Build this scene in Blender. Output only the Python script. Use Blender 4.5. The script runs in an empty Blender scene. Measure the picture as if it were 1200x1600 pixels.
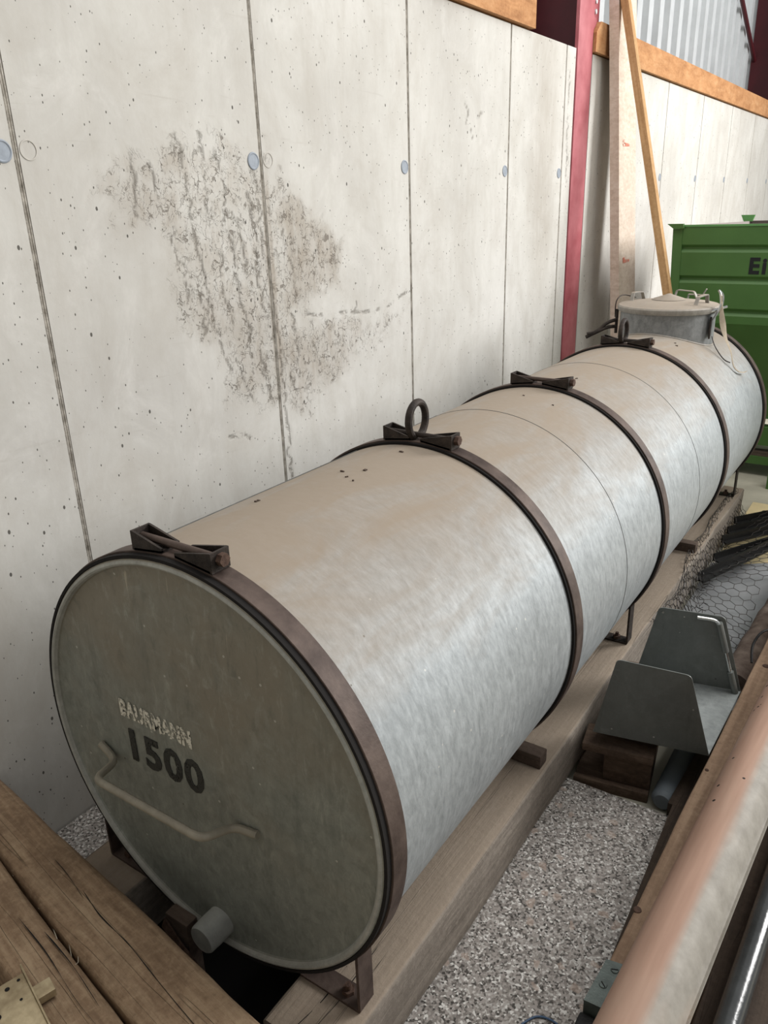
import bpy, bmesh, math, random
import numpy as np
from mathutils import Vector, Matrix, noise as mnoise

random.seed(7)
scene = bpy.context.scene
col = scene.collection
PI = math.pi

# ------------------------------------------------------------------ camera, world, lights, exposure
cam_data = bpy.data.cameras.new('camera')
cam = bpy.data.objects.new('camera', cam_data)
col.objects.link(cam)
cam_data.sensor_fit = 'VERTICAL'
cam_data.sensor_height = 36.0
cam_data.sensor_width = 27.0
cam_data.lens = 27.466
cam_data.clip_start = 0.02
cam.matrix_world = (Matrix.Translation((1.6549, -0.8890, 1.5033)) @ Matrix.Rotation(0.6068, 4, 'Z')
                    @ Matrix.Rotation(1.1992, 4, 'X') @ Matrix.Rotation(-0.0321, 4, 'Z'))
scene.camera = cam

world = bpy.data.worlds.new('hall_world')
scene.world = world
world.use_nodes = True
bg = world.node_tree.nodes['Background']
bg.inputs['Color'].default_value = (0.97, 0.98, 1.0, 1)
bg.inputs['Strength'].default_value = 0.37


def area(name, loc, target, sx, sy, power, color):
    ld = bpy.data.lights.new(name, 'AREA')
    ld.shape = 'RECTANGLE'
    ld.size, ld.size_y = sx, sy
    ld.energy = power
    ld.color = color
    o = bpy.data.objects.new(name, ld)
    o.location = loc
    d = Vector(target) - Vector(loc)
    o.rotation_euler = d.to_track_quat('-Z', 'Y').to_euler()
    col.objects.link(o)
    return o


area('daylight_gate', (5.6, 6.4, 3.6), (0.3, 1.6, 0.9), 2.8, 3.2, 600, (1.0, 0.985, 0.97))
area('daylight_rooflight', (2.4, 1.6, 6.0), (0.8, 1.4, 0.0), 2.5, 6.0, 210, (1.0, 0.98, 0.95))

scene.view_settings.view_transform = 'Standard'
scene.view_settings.look = 'None'
scene.view_settings.exposure = 0.0
scene.view_settings.gamma = 1.0
scene.view_settings.use_curve_mapping = False


# ------------------------------------------------------------------ material helpers
def lin(c):
    return tuple(((v / 255.0) / 12.92 if v / 255.0 <= 0.04045 else ((v / 255.0 + 0.055) / 1.055) ** 2.4) for v in c) + (1.0,)


class Mat:
    def __init__(self, name, rough=0.7, metal=0.0, spec=0.4):
        self.m = bpy.data.materials.new(name)
        self.m.use_nodes = True
        self.nt = self.m.node_tree
        self.b = self.nt.nodes['Principled BSDF']
        self.b.inputs['Roughness'].default_value = rough
        self.b.inputs['Metallic'].default_value = metal
        self.b.inputs['Specular IOR Level'].default_value = spec
        self._tc = None

    def n(self, t, **kw):
        nd = self.nt.nodes.new(t)
        for k, v in kw.items():
            setattr(nd, k, v)
        return nd

    def link(self, a, b):
        self.nt.links.new(a, b)

    def put(self, sock, v):
        if hasattr(v, 'links') or isinstance(v, bpy.types.NodeSocket):
            self.link(v, sock)
        else:
            sock.default_value = v

    def pos(self, scale=(1, 1, 1), rot=(0, 0, 0), off=(0, 0, 0), src='Object'):
        if src == 'World':
            g = self.n('ShaderNodeNewGeometry').outputs['Position']
        else:
            g = self.n('ShaderNodeTexCoord').outputs[src]
        mp = self.n('ShaderNodeMapping')
        mp.inputs['Scale'].default_value = scale
        mp.inputs['Rotation'].default_value = rot
        mp.inputs['Location'].default_value = off
        self.link(g, mp.inputs['Vector'])
        return mp.outputs['Vector']

    def noise(self, vec, scale=5, detail=4, rough=0.55, dist=0.0, out='Fac'):
        nd = self.n('ShaderNodeTexNoise')
        self.link(vec, nd.inputs['Vector'])
        nd.inputs['Scale'].default_value = scale
        nd.inputs['Detail'].default_value = detail
        nd.inputs['Roughness'].default_value = rough
        nd.inputs['Distortion'].default_value = dist
        return nd.outputs[out]

    def voro(self, vec, scale=5, feature='F1', out='Distance', rand=1.0):
        nd = self.n('ShaderNodeTexVoronoi', feature=feature)
        self.link(vec, nd.inputs['Vector'])
        nd.inputs['Scale'].default_value = scale
        nd.inputs['Randomness'].default_value = rand
        return nd.outputs[out]

    def ramp(self, fac, stops, interp='LINEAR'):
        nd = self.n('ShaderNodeValToRGB')
        cr = nd.color_ramp
        cr.interpolation = interp
        while len(cr.elements) > 1:
            cr.elements.remove(cr.elements[-1])
        for i, (p, c) in enumerate(stops):
            e = cr.elements[0] if i == 0 else cr.elements.new(p)
            e.position = p
            e.color = c if isinstance(c, tuple) else (c, c, c, 1)
        self.link(fac, nd.inputs['Fac'])
        return nd.outputs['Color']

    def mix(self, fac, a, b, mode='MIX'):
        nd = self.n('ShaderNodeMix', data_type='RGBA', blend_type=mode)
        self.put(nd.inputs[0], fac)
        self.put(nd.inputs[6], a)
        self.put(nd.inputs[7], b)
        return nd.outputs[2]

    def math(self, op, a, b=0.0, clamp=False):
        nd = self.n('ShaderNodeMath', operation=op)
        nd.use_clamp = clamp
        self.put(nd.inputs[0], a)
        self.put(nd.inputs[1], b)
        return nd.outputs[0]

    def attr(self, name):
        nd = self.n('ShaderNodeAttribute')
        nd.attribute_name = name
        return nd.outputs['Fac']

    def sep(self, vec):
        nd = self.n('ShaderNodeSeparateXYZ')
        self.link(vec, nd.inputs[0])
        return nd.outputs

    def normal(self):
        return self.sep(self.n('ShaderNodeNewGeometry').outputs['Normal'])

    def color(self, v):
        self.put(self.b.inputs['Base Color'], v)

    def rough(self, v):
        self.put(self.b.inputs['Roughness'], v)

    def bump(self, h, strength=0.3, dist=0.01):
        nd = self.n('ShaderNodeBump')
        nd.inputs['Strength'].default_value = strength
        nd.inputs['Distance'].default_value = dist
        self.put(nd.inputs['Height'], h)
        self.link(nd.outputs[0], self.b.inputs['Normal'])


def simple(name, c, rough=0.6, metal=0.0, var=0.25, scale=20, bump=0.15, spec=0.4, dark=None):
    k = Mat(name, rough, metal, spec)
    v = k.pos()
    f = k.noise(v, scale, 5, 0.6)
    c1 = tuple(x * (1 - var) for x in lin(c)[:3]) + (1,)
    if dark:
        c1 = lin(dark)
    c2 = tuple(min(1, x * (1 + var * 0.6)) for x in lin(c)[:3]) + (1,)
    k.color(k.ramp(f, [(0.3, c1), (0.7, c2)]))
    if bump:
        k.bump(k.noise(v, scale * 6, 4), bump, 0.003)
    return k.m


def wood(name, dark, mid, light, axis=1, grain=60.0, along=2.5, rough=0.85, bump=0.5, crack=0.5, dust=None, seed=0.0):
    """grain runs along the object's local `axis`"""
    k = Mat(name, rough, 0, 0.25)
    sc = [grain, grain, grain]
    sc[axis] = along
    v = k.pos(tuple(sc), off=(seed, seed * 1.7, seed * 0.6))
    lo = k.pos((6, 6, 6), off=(seed, 0, seed))
    fine = k.noise(v, 1.0, 6, 0.68, 0.3)
    sc2 = [grain * 0.16] * 3
    sc2[axis] = along * 0.3
    broad = k.noise(k.pos(tuple(sc2), off=(seed, seed, 0)), 1.0, 4, 0.6, 0.6)
    blot = k.noise(lo, 1.0, 6, 0.7)
    grit = k.noise(k.pos((70, 70, 70)), 1.0, 5, 0.7)
    base = k.ramp(k.math('ADD', k.math('MULTIPLY', fine, 0.6), k.math('MULTIPLY', broad, 0.4)), [(0.3, lin(dark)), (0.5, lin(mid)), (0.7, lin(light))])
    base = k.mix(k.ramp(blot, [(0.42, 0.0), (0.72, 0.5)]), base, lin(dark))
    base = k.mix(k.ramp(grit, [(0.5, 0.0), (0.75, 0.45)]), base, lin(light))
    base = k.mix(k.ramp(grit, [(0.28, 0.55), (0.45, 0.0)]), base, lin(dark))
    if dust:
        nz = k.normal()[2]
        base = k.mix(k.math('MULTIPLY', k.ramp(nz, [(0.55, 0.0), (0.95, 0.85)]), k.ramp(blot, [(0.2, 0.7), (0.7, 1.0)])), base, k.mix(grit, lin(tuple(int(c * 0.93) for c in dust)), lin(dust)))
    sc3 = [grain * 0.45] * 3
    sc3[axis] = along * 0.16
    cr = k.noise(k.pos(tuple(sc3), off=(seed * 2 + 3, 1, seed)), 1.0, 2, 0.4, 0.15)
    crk = k.ramp(k.math('ABSOLUTE', k.math('SUBTRACT', cr, 0.56)), [(0.0, 1.0), (0.004, 0.0)])
    crk = k.math('MULTIPLY', k.math('MULTIPLY', crk, k.ramp(broad, [(0.4, 0.0), (0.6, 1.0)])), crack)
    base = k.mix(crk, base, lin(tuple(int(x * 0.4) for x in dark)))
    k.color(base)
    h = k.math('SUBTRACT', k.math('ADD', fine, k.math('MULTIPLY', grit, 0.7)), crk)
    k.bump(h, bump, 0.003)
    return k.m


# ------------------------------------------------------------------ mesh helpers
class MB:
    def __init__(self):
        self.v = []
        self.f = []

    def add(self, verts, faces):
        b = len(self.v)
        self.v.extend([tuple(p) for p in verts])
        self.f.extend([tuple(i + b for i in q) for q in faces])
        return self

    def box(self, x0, x1, y0, y1, z0, z1, bev=0.0, M=None):
        if bev <= 0:
            vs = [(x, y, z) for z in (z0, z1) for y in (y0, y1) for x in (x0, x1)]
            fs = [(0, 2, 3, 1), (4, 5, 7, 6), (0, 1, 5, 4), (2, 6, 7, 3), (0, 4, 6, 2), (1, 3, 7, 5)]
        else:
            bm = bmesh.new()
            bmesh.ops.create_cube(bm, size=1.0)
            for q in bm.verts:
                q.co = Vector(((x0 + x1) / 2 + q.co.x * (x1 - x0), (y0 + y1) / 2 + q.co.y * (y1 - y0), (z0 + z1) / 2 + q.co.z * (z1 - z0)))
            bmesh.ops.bevel(bm, geom=bm.edges[:], offset=bev, segments=2, affect='EDGES', profile=0.6)
            bm.verts.index_update()
            vs = [q.co.copy() for q in bm.verts]
            fs = [[q.index for q in f.verts] for f in bm.faces]
            bm.free()
        if M is not None:
            vs = [M @ Vector(p) for p in vs]
        return self.add(vs, fs)

    def tube(self, pts, r, n=10, closed=False, rad=None, flat=1.0):
        pts = [Vector(p) for p in pts]
        m = len(pts)
        ring = []
        up = None
        for i, p in enumerate(pts):
            a = pts[i - 1] if (i > 0 or closed) else p
            b = pts[(i + 1) % m] if (i < m - 1 or closed) else p
            t = (b - a).normalized()
            if up is None:
                up = Vector((0, 0, 1)) if abs(t.z) < 0.9 else Vector((0, 1, 0))
            s = t.cross(up).normalized()
            up = s.cross(t).normalized()
            rr = rad[i] if rad else r
            ring.append([p + (s * math.cos(2 * PI * j / n) + up * math.sin(2 * PI * j / n) * flat) * rr for j in range(n)])
        vs = [q for rg in ring for q in rg]
        fs = []
        for i in range(m if closed else m - 1):
            k = (i + 1) % m
            for j in range(n):
                fs.append((i * n + j, i * n + (j + 1) % n, k * n + (j + 1) % n, k * n + j))
        if not closed:
            fs.append(tuple(range(n - 1, -1, -1)))
            fs.append(tuple((m - 1) * n + j for j in range(n)))
        return self.add(vs, fs)

    def lathe(self, prof, c, axis='y', seg=96, closed=False, capends=False):
        """prof: list of (along, radius)"""
        vs, fs = [], []
        for (h, r) in prof:
            for j in range(seg):
                a = 2 * PI * j / seg
                if axis == 'y':
                    vs.append((c[0] + r * math.sin(a), c[1] + h, c[2] + r * math.cos(a)))
                elif axis == 'z':
                    vs.append((c[0] + r * math.cos(a), c[1] + r * math.sin(a), c[2] + h))
                else:
                    vs.append((c[0] + h, c[1] + r * math.cos(a), c[2] + r * math.sin(a)))
        m = len(prof)
        for i in range(m if closed else m - 1):
            k = (i + 1) % m
            for j in range(seg):
                fs.append((i * seg + j, i * seg + (j + 1) % seg, k * seg + (j + 1) % seg, k * seg + j))
        if capends:
            fs.append(tuple(range(seg - 1, -1, -1)))
            fs.append(tuple((m - 1) * seg + j for j in range(seg)))
        return self.add(vs, fs)

    def prism(self, poly, lo, hi, axis='y', M=None):
        """poly in the two other axes (x,z for y; x,y for z; y,z for x)"""
        def P(a, b, h):
            return (a, h, b) if axis == 'y' else ((a, b, h) if axis == 'z' else (h, a, b))
        n = len(poly)
        vs = [P(a, b, lo) for a, b in poly] + [P(a, b, hi) for a, b in poly]
        fs = [tuple(range(n)), tuple(range(2 * n - 1, n - 1, -1))]
        for i in range(n):
            k = (i + 1) % n
            fs.append((i, i + n, k + n, k))
        if M is not None:
            vs = [M @ Vector(p) for p in vs]
        return self.add(vs, fs)

    def build(self, name, m, parent=None, smooth=30, kind=None, label=None, cat=None, group=None, loc=None, mat_list=None):
        me = bpy.data.meshes.new(name)
        off = Vector(parent_loc(parent)) if parent else Vector(loc or (0, 0, 0))
        me.from_pydata([tuple(Vector(p) - off) for p in self.v], [], self.f)
        bm = bmesh.new()
        bm.from_mesh(me)
        bmesh.ops.recalc_face_normals(bm, faces=bm.faces[:])
        bm.to_mesh(me)
        bm.free()
        me.materials.append(m)
        if smooth:
            for p in me.polygons:
                p.use_smooth = True
            me.set_sharp_from_angle(angle=math.radians(smooth))
        o = bpy.data.objects.new(name, me)
        col.objects.link(o)
        if parent:
            o.parent = parent
        else:
            o.location = off
        tag(o, label, cat, group, kind)
        return o


def parent_loc(p):
    l = Vector((0, 0, 0))
    while p:
        l += Vector(p.location)
        p = p.parent
    return l


def tag(o, label=None, cat=None, group=None, kind=None):
    if label:
        o['label'] = label
    if cat:
        o['category'] = cat
    if group:
        o['group'] = group
    if kind:
        o['kind'] = kind
    return o


def thing(name, loc, label, cat, group=None, kind=None):
    o = bpy.data.objects.new(name, None)
    o.location = loc
    o.empty_display_size = 0.05
    col.objects.link(o)
    return tag(o, label, cat, group, kind)


def timber_mb(p0, p1, w, h, seg=40, wob=0.004, bev=0.012, seed=0, w1=None, top=None):
    """a beam from p0 to p1 (centre of its top face), width w (to w1), height h going down"""
    p0, p1 = Vector(p0), Vector(p1)
    d = (p1 - p0)
    L = d.length
    d.normalize()
    up = Vector((0, 0, 1))
    s = d.cross(up).normalized()
    up = s.cross(d).normalized()
    mb = MB()
    w1 = w if w1 is None else w1
    rings = []
    for i in range(seg + 1):
        t = i / seg
        ww = w + (w1 - w) * t
        prof = []
        hw = ww / 2
        ed = 6
        pts = []
        # rounded rectangle, subdivided
        for (cx, cy, a0) in ((hw - bev, -bev, 0), (-hw + bev, -bev, 90), (-hw + bev, -h + bev, 180), (hw - bev, -h + bev, 270)):
            for k in range(4):
                a = math.radians(a0 + 30 * k)
                pts.append((cx + bev * math.cos(a), cy + bev * math.sin(a)))
            # fill towards the next corner
        full = []
        for q in range(len(pts)):
            a, b = pts[q], pts[(q + 1) % len(pts)]
            full.append(a)
            dd = math.hypot(b[0] - a[0], b[1] - a[1])
            if dd > 0.03:
                nn = 4
                for k in range(1, nn):
                    full.append((a[0] + (b[0] - a[0]) * k / nn, a[1] + (b[1] - a[1]) * k / nn))
        ring = []
        for (a, b) in full:
            q = p0 + d * (L * t) + s * a + up * b
            nz = mnoise.noise_vector(Vector((a * 9 + seed * 3.1, t * L * 3.0, b * 9 + seed)))
            nf = mnoise.noise_vector(Vector((a * 40 + seed * 7, t * L * 14.0, b * 40)))
            q = q + s * (nz.x * wob + nf.x * wob * 0.35) + up * (nz.z * wob * 0.5 + nf.z * wob * 0.25)
            ring.append(q)
        rings.append(ring)
    n = len(rings[0])
    vs = [q for r in rings for q in r]
    fs = []
    for i in range(seg):
        for j in range(n):
            fs.append((i * n + j, i * n + (j + 1) % n, (i + 1) * n + (j + 1) % n, (i + 1) * n + j))
    fs.append(tuple(range(n - 1, -1, -1)))
    fs.append(tuple(seg * n + j for j in range(n)))
    return mb.add(vs, fs)


def local_build(mb, name, m, origin, rotz, **kw):
    """build a mesh given in world space as an object with its own rotated frame (grain follows local Y)"""
    R = Matrix.Rotation(-rotz, 4, 'Z')
    o0 = Vector(origin)
    mb.v = [tuple(R @ (Vector(p) - o0)) for p in mb.v]
    o = mb.build(name, m, **kw)
    o.location = o0
    o.rotation_euler = (0, 0, rotz)
    return o


def smooth_path(P, n=6):
    P = [Vector(p) for p in P]
    out = []
    for i in range(len(P) - 1):
        p0 = P[max(i - 1, 0)]
        p1, p2 = P[i], P[i + 1]
        p3 = P[min(i + 2, len(P) - 1)]
        for k in range(n):
            t = k / n
            out.append(0.5 * ((2 * p1) + (-p0 + p2) * t + (2 * p0 - 5 * p1 + 4 * p2 - p3) * t * t + (-p0 + 3 * p1 - 3 * p2 + p3) * t ** 3))
    out.append(P[-1])
    return out


# ------------------------------------------------------------------ materials
def concrete():
    k = Mat('cast_concrete', 0.85, 0, 0.25)
    v = k.pos(src='World')
    big = k.noise(v, 1.3, 5, 0.6)
    mid = k.noise(k.pos((1, 7, 2.2), src='World'), 1.0, 6, 0.65, 0.3)
    fine = k.noise(v, 60, 4, 0.6)
    base = k.ramp(big, [(0.3, lin((190, 187, 181))), (0.52, lin((206, 204, 198))), (0.75, lin((218, 216, 211)))])
    base = k.mix(k.ramp(mid, [(0.5, 0.0), (0.78, 0.4)]), base, lin((180, 174, 165)))
    base = k.mix(k.ramp(k.noise(k.pos((1, 22, 2.5), src='World'), 1.0, 5, 0.7), [(0.5, 0.0), (0.8, 0.22)]), base, lin((168, 162, 150)))
    base = k.mix(k.math('MULTIPLY', fine, 0.16), base, lin((160, 156, 147)))
    cld = k.noise(k.pos((1, 4.5, 3.2), off=(3, 1, 7), src='World'), 1.0, 7, 0.72, 0.6)
    base = k.mix(k.ramp(cld, [(0.48, 0.0), (0.7, 0.42)]), base, lin((176, 170, 160)))
    base = k.mix(k.ramp(cld, [(0.3, 0.35), (0.46, 0.0)]), base, lin((226, 224, 219)))
    scr = k.noise(k.pos((1, 3.5, 40), rot=(0.12, 0, 0), src='World'), 1.0, 4, 0.7, 0.8)
    base = k.mix(k.ramp(scr, [(0.62, 0.0), (0.74, 0.22)]), base, lin((166, 160, 150)))
    st = k.attr('stain')
    streak = k.noise(k.pos((1, 26, 7), src='World'), 1.0, 6, 0.7, 0.4)
    patch = k.noise(v, 9, 5, 0.65)
    sm = k.math('MULTIPLY', st, k.ramp(k.math('ADD', k.math('MULTIPLY', streak, 0.5), k.math('MULTIPLY', patch, 0.6)), [(0.5, 0.0), (0.68, 1.0)]))
    base = k.mix(k.math('MULTIPLY', sm, 0.55), base, lin((166, 156, 143)))
    brown = k.attr('brown')
    base = k.mix(k.math('MULTIPLY', brown, k.ramp(streak, [(0.25, 0.35), (0.7, 0.85)])), base, lin((148, 136, 121)))
    # eroded rivulets and map cracks inside the stained area
    wv = k.n('ShaderNodeVectorMath', operation='ADD')
    sc = k.n('ShaderNodeVectorMath', operation='SCALE')
    k.link(k.noise(v, 16, 4, 0.65, out='Color'), sc.inputs[0])
    sc.inputs['Scale'].default_value = 0.085
    k.link(v, wv.inputs[0])
    k.link(sc.outputs[0], wv.inputs[1])
    ck = None
    for (sy, sz, off, wd) in ((46, 24, 0.0, 0.028), (88, 52, 7.3, 0.03)):
        mp = k.n('ShaderNodeMapping')
        mp.inputs['Scale'].default_value = (0.0, sy, sz)
        mp.inputs['Location'].default_value = (0, off, off)
        k.link(wv.outputs[0], mp.inputs['Vector'])
        edge = k.voro(mp.outputs[0], 1.0, 'DISTANCE_TO_EDGE')
        thick = k.noise(k.pos((1, 1, 1), off=(off, off, 1), src='World'), 30, 4, 0.65)
        c_ = k.ramp(k.math('SUBTRACT', edge, k.math('MULTIPLY', k.math('SUBTRACT', thick, 0.55), 0.5)), [(0.0, 1.0), (wd * 1.7, 0.0)])
        ck = c_ if ck is None else k.math('MAXIMUM', ck, k.math('MULTIPLY', c_, 0.7))
    ck = k.math('MULTIPLY', ck, k.ramp(k.math('MULTIPLY', st, k.math('ADD', patch, 0.42)), [(0.22, 0.0), (0.62, 1.0)]))
    base = k.mix(k.math('MULTIPLY', ck, 0.68), base, lin((98, 90, 80)))
    rv = k.attr('rivulet')
    rv = k.math('MULTIPLY', rv, k.ramp(k.noise(v, 45, 4, 0.6), [(0.40, 0.0), (0.52, 1.0)]))
    base = k.mix(k.math('MULTIPLY', rv, 0.62), base, lin((92, 85, 75)))
    # air pores: sparse dark dots, two sizes, more of them near the top and near the joints
    pat = k.attr('pores')
    cells = k.noise(v, 3.5, 3, 0.5)
    def pores(scale, rad, den, sq):
        pv = k.pos((0.0, scale * 1.35, scale * sq), rot=(0.25, 0, 0), src='World')
        dd = k.voro(pv, 1.0, 'F1', 'Distance')
        rnd = k.sep(k.voro(pv, 1.0, 'F1', 'Color'))[0]
        keep = k.math('GREATER_THAN', k.math('MULTIPLY', rnd, k.math('ADD', k.math('MULTIPLY', cells, 0.35), pat)), den)
        rr = k.math('MULTIPLY', k.math('ADD', k.math('MULTIPLY', k.sep(k.voro(pv, 1.0, 'F1', 'Color'))[1], 0.9), 0.35), rad)
        return k.math('MULTIPLY', keep, k.math('LESS_THAN', dd, rr))
    p1 = pores(26, 0.10, 0.47, 0.85)
    p2 = pores(66, 0.13, 0.45, 0.8)
    pp = k.math('MAXIMUM', p1, p2)
    base = k.mix(k.math('MULTIPLY', pp, 0.86), base, lin((62, 58, 52)))
    k.color(base)
    h = k.math('SUBTRACT', k.math('MULTIPLY', fine, 0.15), k.math('ADD', pp, k.math('ADD', k.math('MULTIPLY', ck, 0.7), rv)))
    k.bump(h, 0.6, 0.004)
    return k.m


def galvanised(name, base_c, light_c, dust_c, dust_amt, spang=38, streaky=True, rough=0.55, cellw=0.12, hoop=False):
    k = Mat(name, rough, 0.25, 0.4)
    v = k.pos(src='World')
    cell = k.sep(k.voro(v, spang, 'F1', 'Color'))[0]
    cl = k.noise(v, 5, 5, 0.6)
    f = k.math('ADD', k.math('MULTIPLY', cell, cellw), k.math('MULTIPLY', k.noise(k.pos((30, 75, 30) if hoop else (40, 40, 26), src='World'), 1.0, 6, 0.75, 0.3), 1.0 - cellw))
    base = k.ramp(f, [(0.3, lin(base_c)), (0.68, lin(light_c))])
    dk = tuple(x * 0.8 for x in lin(base_c)[:3]) + (1,)
    base = k.mix(k.ramp(cl, [(0.5, 0.0), (0.75, 0.35)]), base, dk) if not name.startswith('weathered') else k.mix(k.ramp(k.math('ADD', cl, k.math('MULTIPLY', k.math('SUBTRACT', k.sep(v)[2], 0.55), 0.9)), [(0.4, 0.0), (0.8, 0.7)]), base, lin((142, 132, 116)))
    if name.startswith('weathered'):
        fl = k.noise(k.pos((52, 52, 17), src='World'), 1.0, 5, 0.7, 0.5)
        base = k.mix(k.ramp(fl, [(0.56, 0.0), (0.72, 0.5)]), base, lin((176, 176, 166)))
        base = k.mix(k.ramp(fl, [(0.28, 0.4), (0.44, 0.0)]), base, lin((92, 96, 90)))
        dr = k.noise(k.pos((70, 70, 5), off=(2, 1, 0), src='World'), 1.0, 3, 0.6)
        base = k.mix(k.math('MULTIPLY', k.ramp(dr, [(0.68, 0.0), (0.74, 0.55)]), k.ramp(k.sep(v)[2], [(0.62, 0.0), (0.8, 1.0)])), base, lin((205, 196, 176)))
    rub = k.noise(k.pos((22, 90, 22) if hoop else (14, 3, 14), src='World'), 1.0, 6, 0.72, 0.6)
    base = k.mix(k.ramp(rub, [(0.56, 0.0), (0.72, 0.35)]), base, lin(tuple(min(255, c + 26) for c in light_c)))
    if streaky:
        stn = k.noise(k.pos((26, 26, 2.2), src='World'), 1.0, 5, 0.7)
        base = k.mix(k.ramp(stn, [(0.55, 0.0), (0.75, 0.3)]), base, lin(tuple(int(c * 0.72) for c in base_c)))
    spots = k.math('LESS_THAN', k.voro(v, 34, 'F1', 'Distance'), 0.09)
    keep = k.math('GREATER_THAN', k.sep(k.voro(v, 34, 'F1', 'Color'))[2], 0.84)
    base = k.mix(k.math('MULTIPLY', k.math('MULTIPLY', spots, keep), 0.6), base, lin((206, 204, 196)))
    sm = k.math('LESS_THAN', k.voro(k.pos((1, 1, 1), off=(3, 1, 2), src='World'), 27, 'F1', 'Distance'), 0.06)
    keep2 = k.math('GREATER_THAN', k.sep(k.voro(k.pos((1, 1, 1), off=(3, 1, 2), src='World'), 27, 'F1', 'Color'))[2], 0.88)
    base = k.mix(k.math('MULTIPLY', k.math('MULTIPLY', sm, keep2), 0.7), base, lin((58, 52, 44)))
    if dust_amt > 0:
        nz = k.normal()[2]
        dn = k.noise(k.pos((9, 3, 9), src='World'), 1.0, 6, 0.65, 0.5)
        df = k.ramp(k.math('ADD', nz, k.math('MULTIPLY', k.math('SUBTRACT', dn, 0.5), 0.75)), [(0.45, 0.0), (1.0, 1.0)])
        base = k.mix(k.math('MULTIPLY', df, dust_amt), base, lin(dust_c))
        k.rough(k.math('ADD', k.math('MULTIPLY', df, 0.3), rough, True))
    k.color(base)
    k.bump(k.math('ADD', k.noise(v, 9, 3), k.math('MULTIPLY', cell, 0.06)), 0.12, 0.01)
    return k.m


def granite():
    k = Mat('speckled_granite', 0.75, 0, 0.3)
    v = k.pos(src='World')
    c1 = k.sep(k.voro(v, 215, 'F1', 'Color'))[0]
    c2 = k.sep(k.voro(k.pos(off=(5, 3, 1), src='World'), 120, 'F1', 'Color'))[1]
    base = k.ramp(c1, [(0.0, lin((50, 47, 44))), (0.13, lin((88, 84, 80))), (0.30, lin((132, 127, 122))), (0.50, lin((158, 152, 147))),
                       (0.72, lin((184, 181, 176))), (0.88, lin((222, 220, 215)))], 'CONSTANT')
    base = k.mix(k.math('MULTIPLY', k.math('GREATER_THAN', c2, 0.66), 0.5), base, lin((156, 149, 143)))
    c3 = k.sep(k.voro(k.pos(off=(1, 8, 2), src='World'), 62, 'F1', 'Color'))[2]
    base = k.mix(k.math('MULTIPLY', k.math('GREATER_THAN', c3, 0.975), 0.55), base, lin((172, 152, 138)))
    base = k.mix(k.math('MULTIPLY', k.noise(v, 4, 4), 0.3), base, lin((138, 132, 126)))
    k.color(base)
    k.bump(c1, 0.12, 0.002)
    return k.m


M_conc = concrete()
M_joint = simple('joint_mortar', (192, 187, 178), 0.9, 0, 0.2, 38, 0.6, dark=(128, 122, 112))
M_plug = simple('blue_grey_plug', (150, 158, 168), 0.6, 0, 0.15, 60, 0.1)
M_ringmark = simple('plug_ring', (196, 192, 184), 0.9, 0, 0.2, 60, 0.1)
M_tank = galvanised('galvanised_tank', (132, 137, 138), (172, 177, 179), (152, 138, 121), 0.9, 70, True, 0.55, 0.06, True)
M_cap = galvanised('weathered_zinc_end', (122, 126, 119), (150, 153, 145), (132, 122, 107), 0.35, 60)
M_rimzinc = galvanised('bright_rim_zinc', (150, 151, 145), (182, 183, 177), (150, 140, 126), 0.3, 50)
M_neck = galvanised('grey_zinc_neck', (112, 114, 115), (150, 152, 152), (140, 132, 120), 0.3, 40)
M_lid = galvanised('dusty_zinc_lid', (132, 128, 122), (160, 156, 149), (166, 154, 139), 0.85, 40)
M_seam = simple('tank_seam', (92, 92, 88), 0.7, 0.2, 0.3, 30, 0.1)
M_strap = simple('rusty_strap', (92, 79, 72), 0.6, 0.3, 0.28, 16, 0.25, dark=(58, 46, 41))
M_edgeshade = simple('black_edge_shade', (24, 21, 20), 0.9, 0, 0.2, 30, 0.1)
M_iron = simple('dark_old_iron', (62, 54, 49), 0.6, 0.4, 0.35, 40, 0.4, dark=(30, 26, 24))
M_rust = simple('rust_bolt', (92, 72, 61), 0.8, 0.2, 0.4, 90, 0.5, dark=(62, 44, 36))
M_handle = simple('pale_worn_bar', (150, 144, 130), 0.6, 0.2, 0.2, 30, 0.2)
M_beam = wood('weathered_beam', (98, 90, 81), (134, 125, 115), (164, 155, 143), 1, 80, 2.0, dust=(156, 141, 124), crack=0.8, bump=0.7)
M_timber = wood('old_brown_timber', (94, 75, 58), (136, 113, 90), (174, 153, 126), 1, 60, 5.0, crack=0.6, bump=0.9, seed=2.0)
M_wedge = wood('dark_wedge', (62, 52, 45), (92, 79, 70), (112, 98, 86), 0, 70, 6, crack=0.3, seed=4.0)
M_pallet = wood('dark_pallet_wood', (58, 46, 38), (92, 76, 64), (120, 103, 88), 0, 60, 5, crack=0.6, seed=5.0)
M_plank = wood('brown_plank', (108, 86, 69), (142, 118, 97), (166, 142, 118), 1, 60, 2.5, crack=0.6, seed=6.0)
M_darkplank = wood('dark_board', (42, 34, 28), (62, 52, 44), (80, 68, 58), 1, 60, 2.5, crack=0.5, seed=7.0)
M_newbeam = wood('orange_spruce_beam', (140, 94, 58), (188, 138, 94), (208, 164, 120), 1, 26, 6.0, crack=0.25, seed=8.0, bump=0.25)
M_board = wood('rough_sawn_board', (184, 166, 148), (212, 197, 181), (228, 218, 206), 2, 30, 60.0, crack=0.05, seed=9.0, bump=0.25)
M_batten = wood('yellow_batten', (150, 116, 78), (188, 150, 106), (208, 174, 130), 2, 70, 3.0, crack=0.15, seed=10.0, bump=0.2)
M_pink = simple('faded_red_steel', (182, 108, 114), 0.6, 0, 0.1, 7, 0.08, dark=(158, 74, 82))
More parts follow.
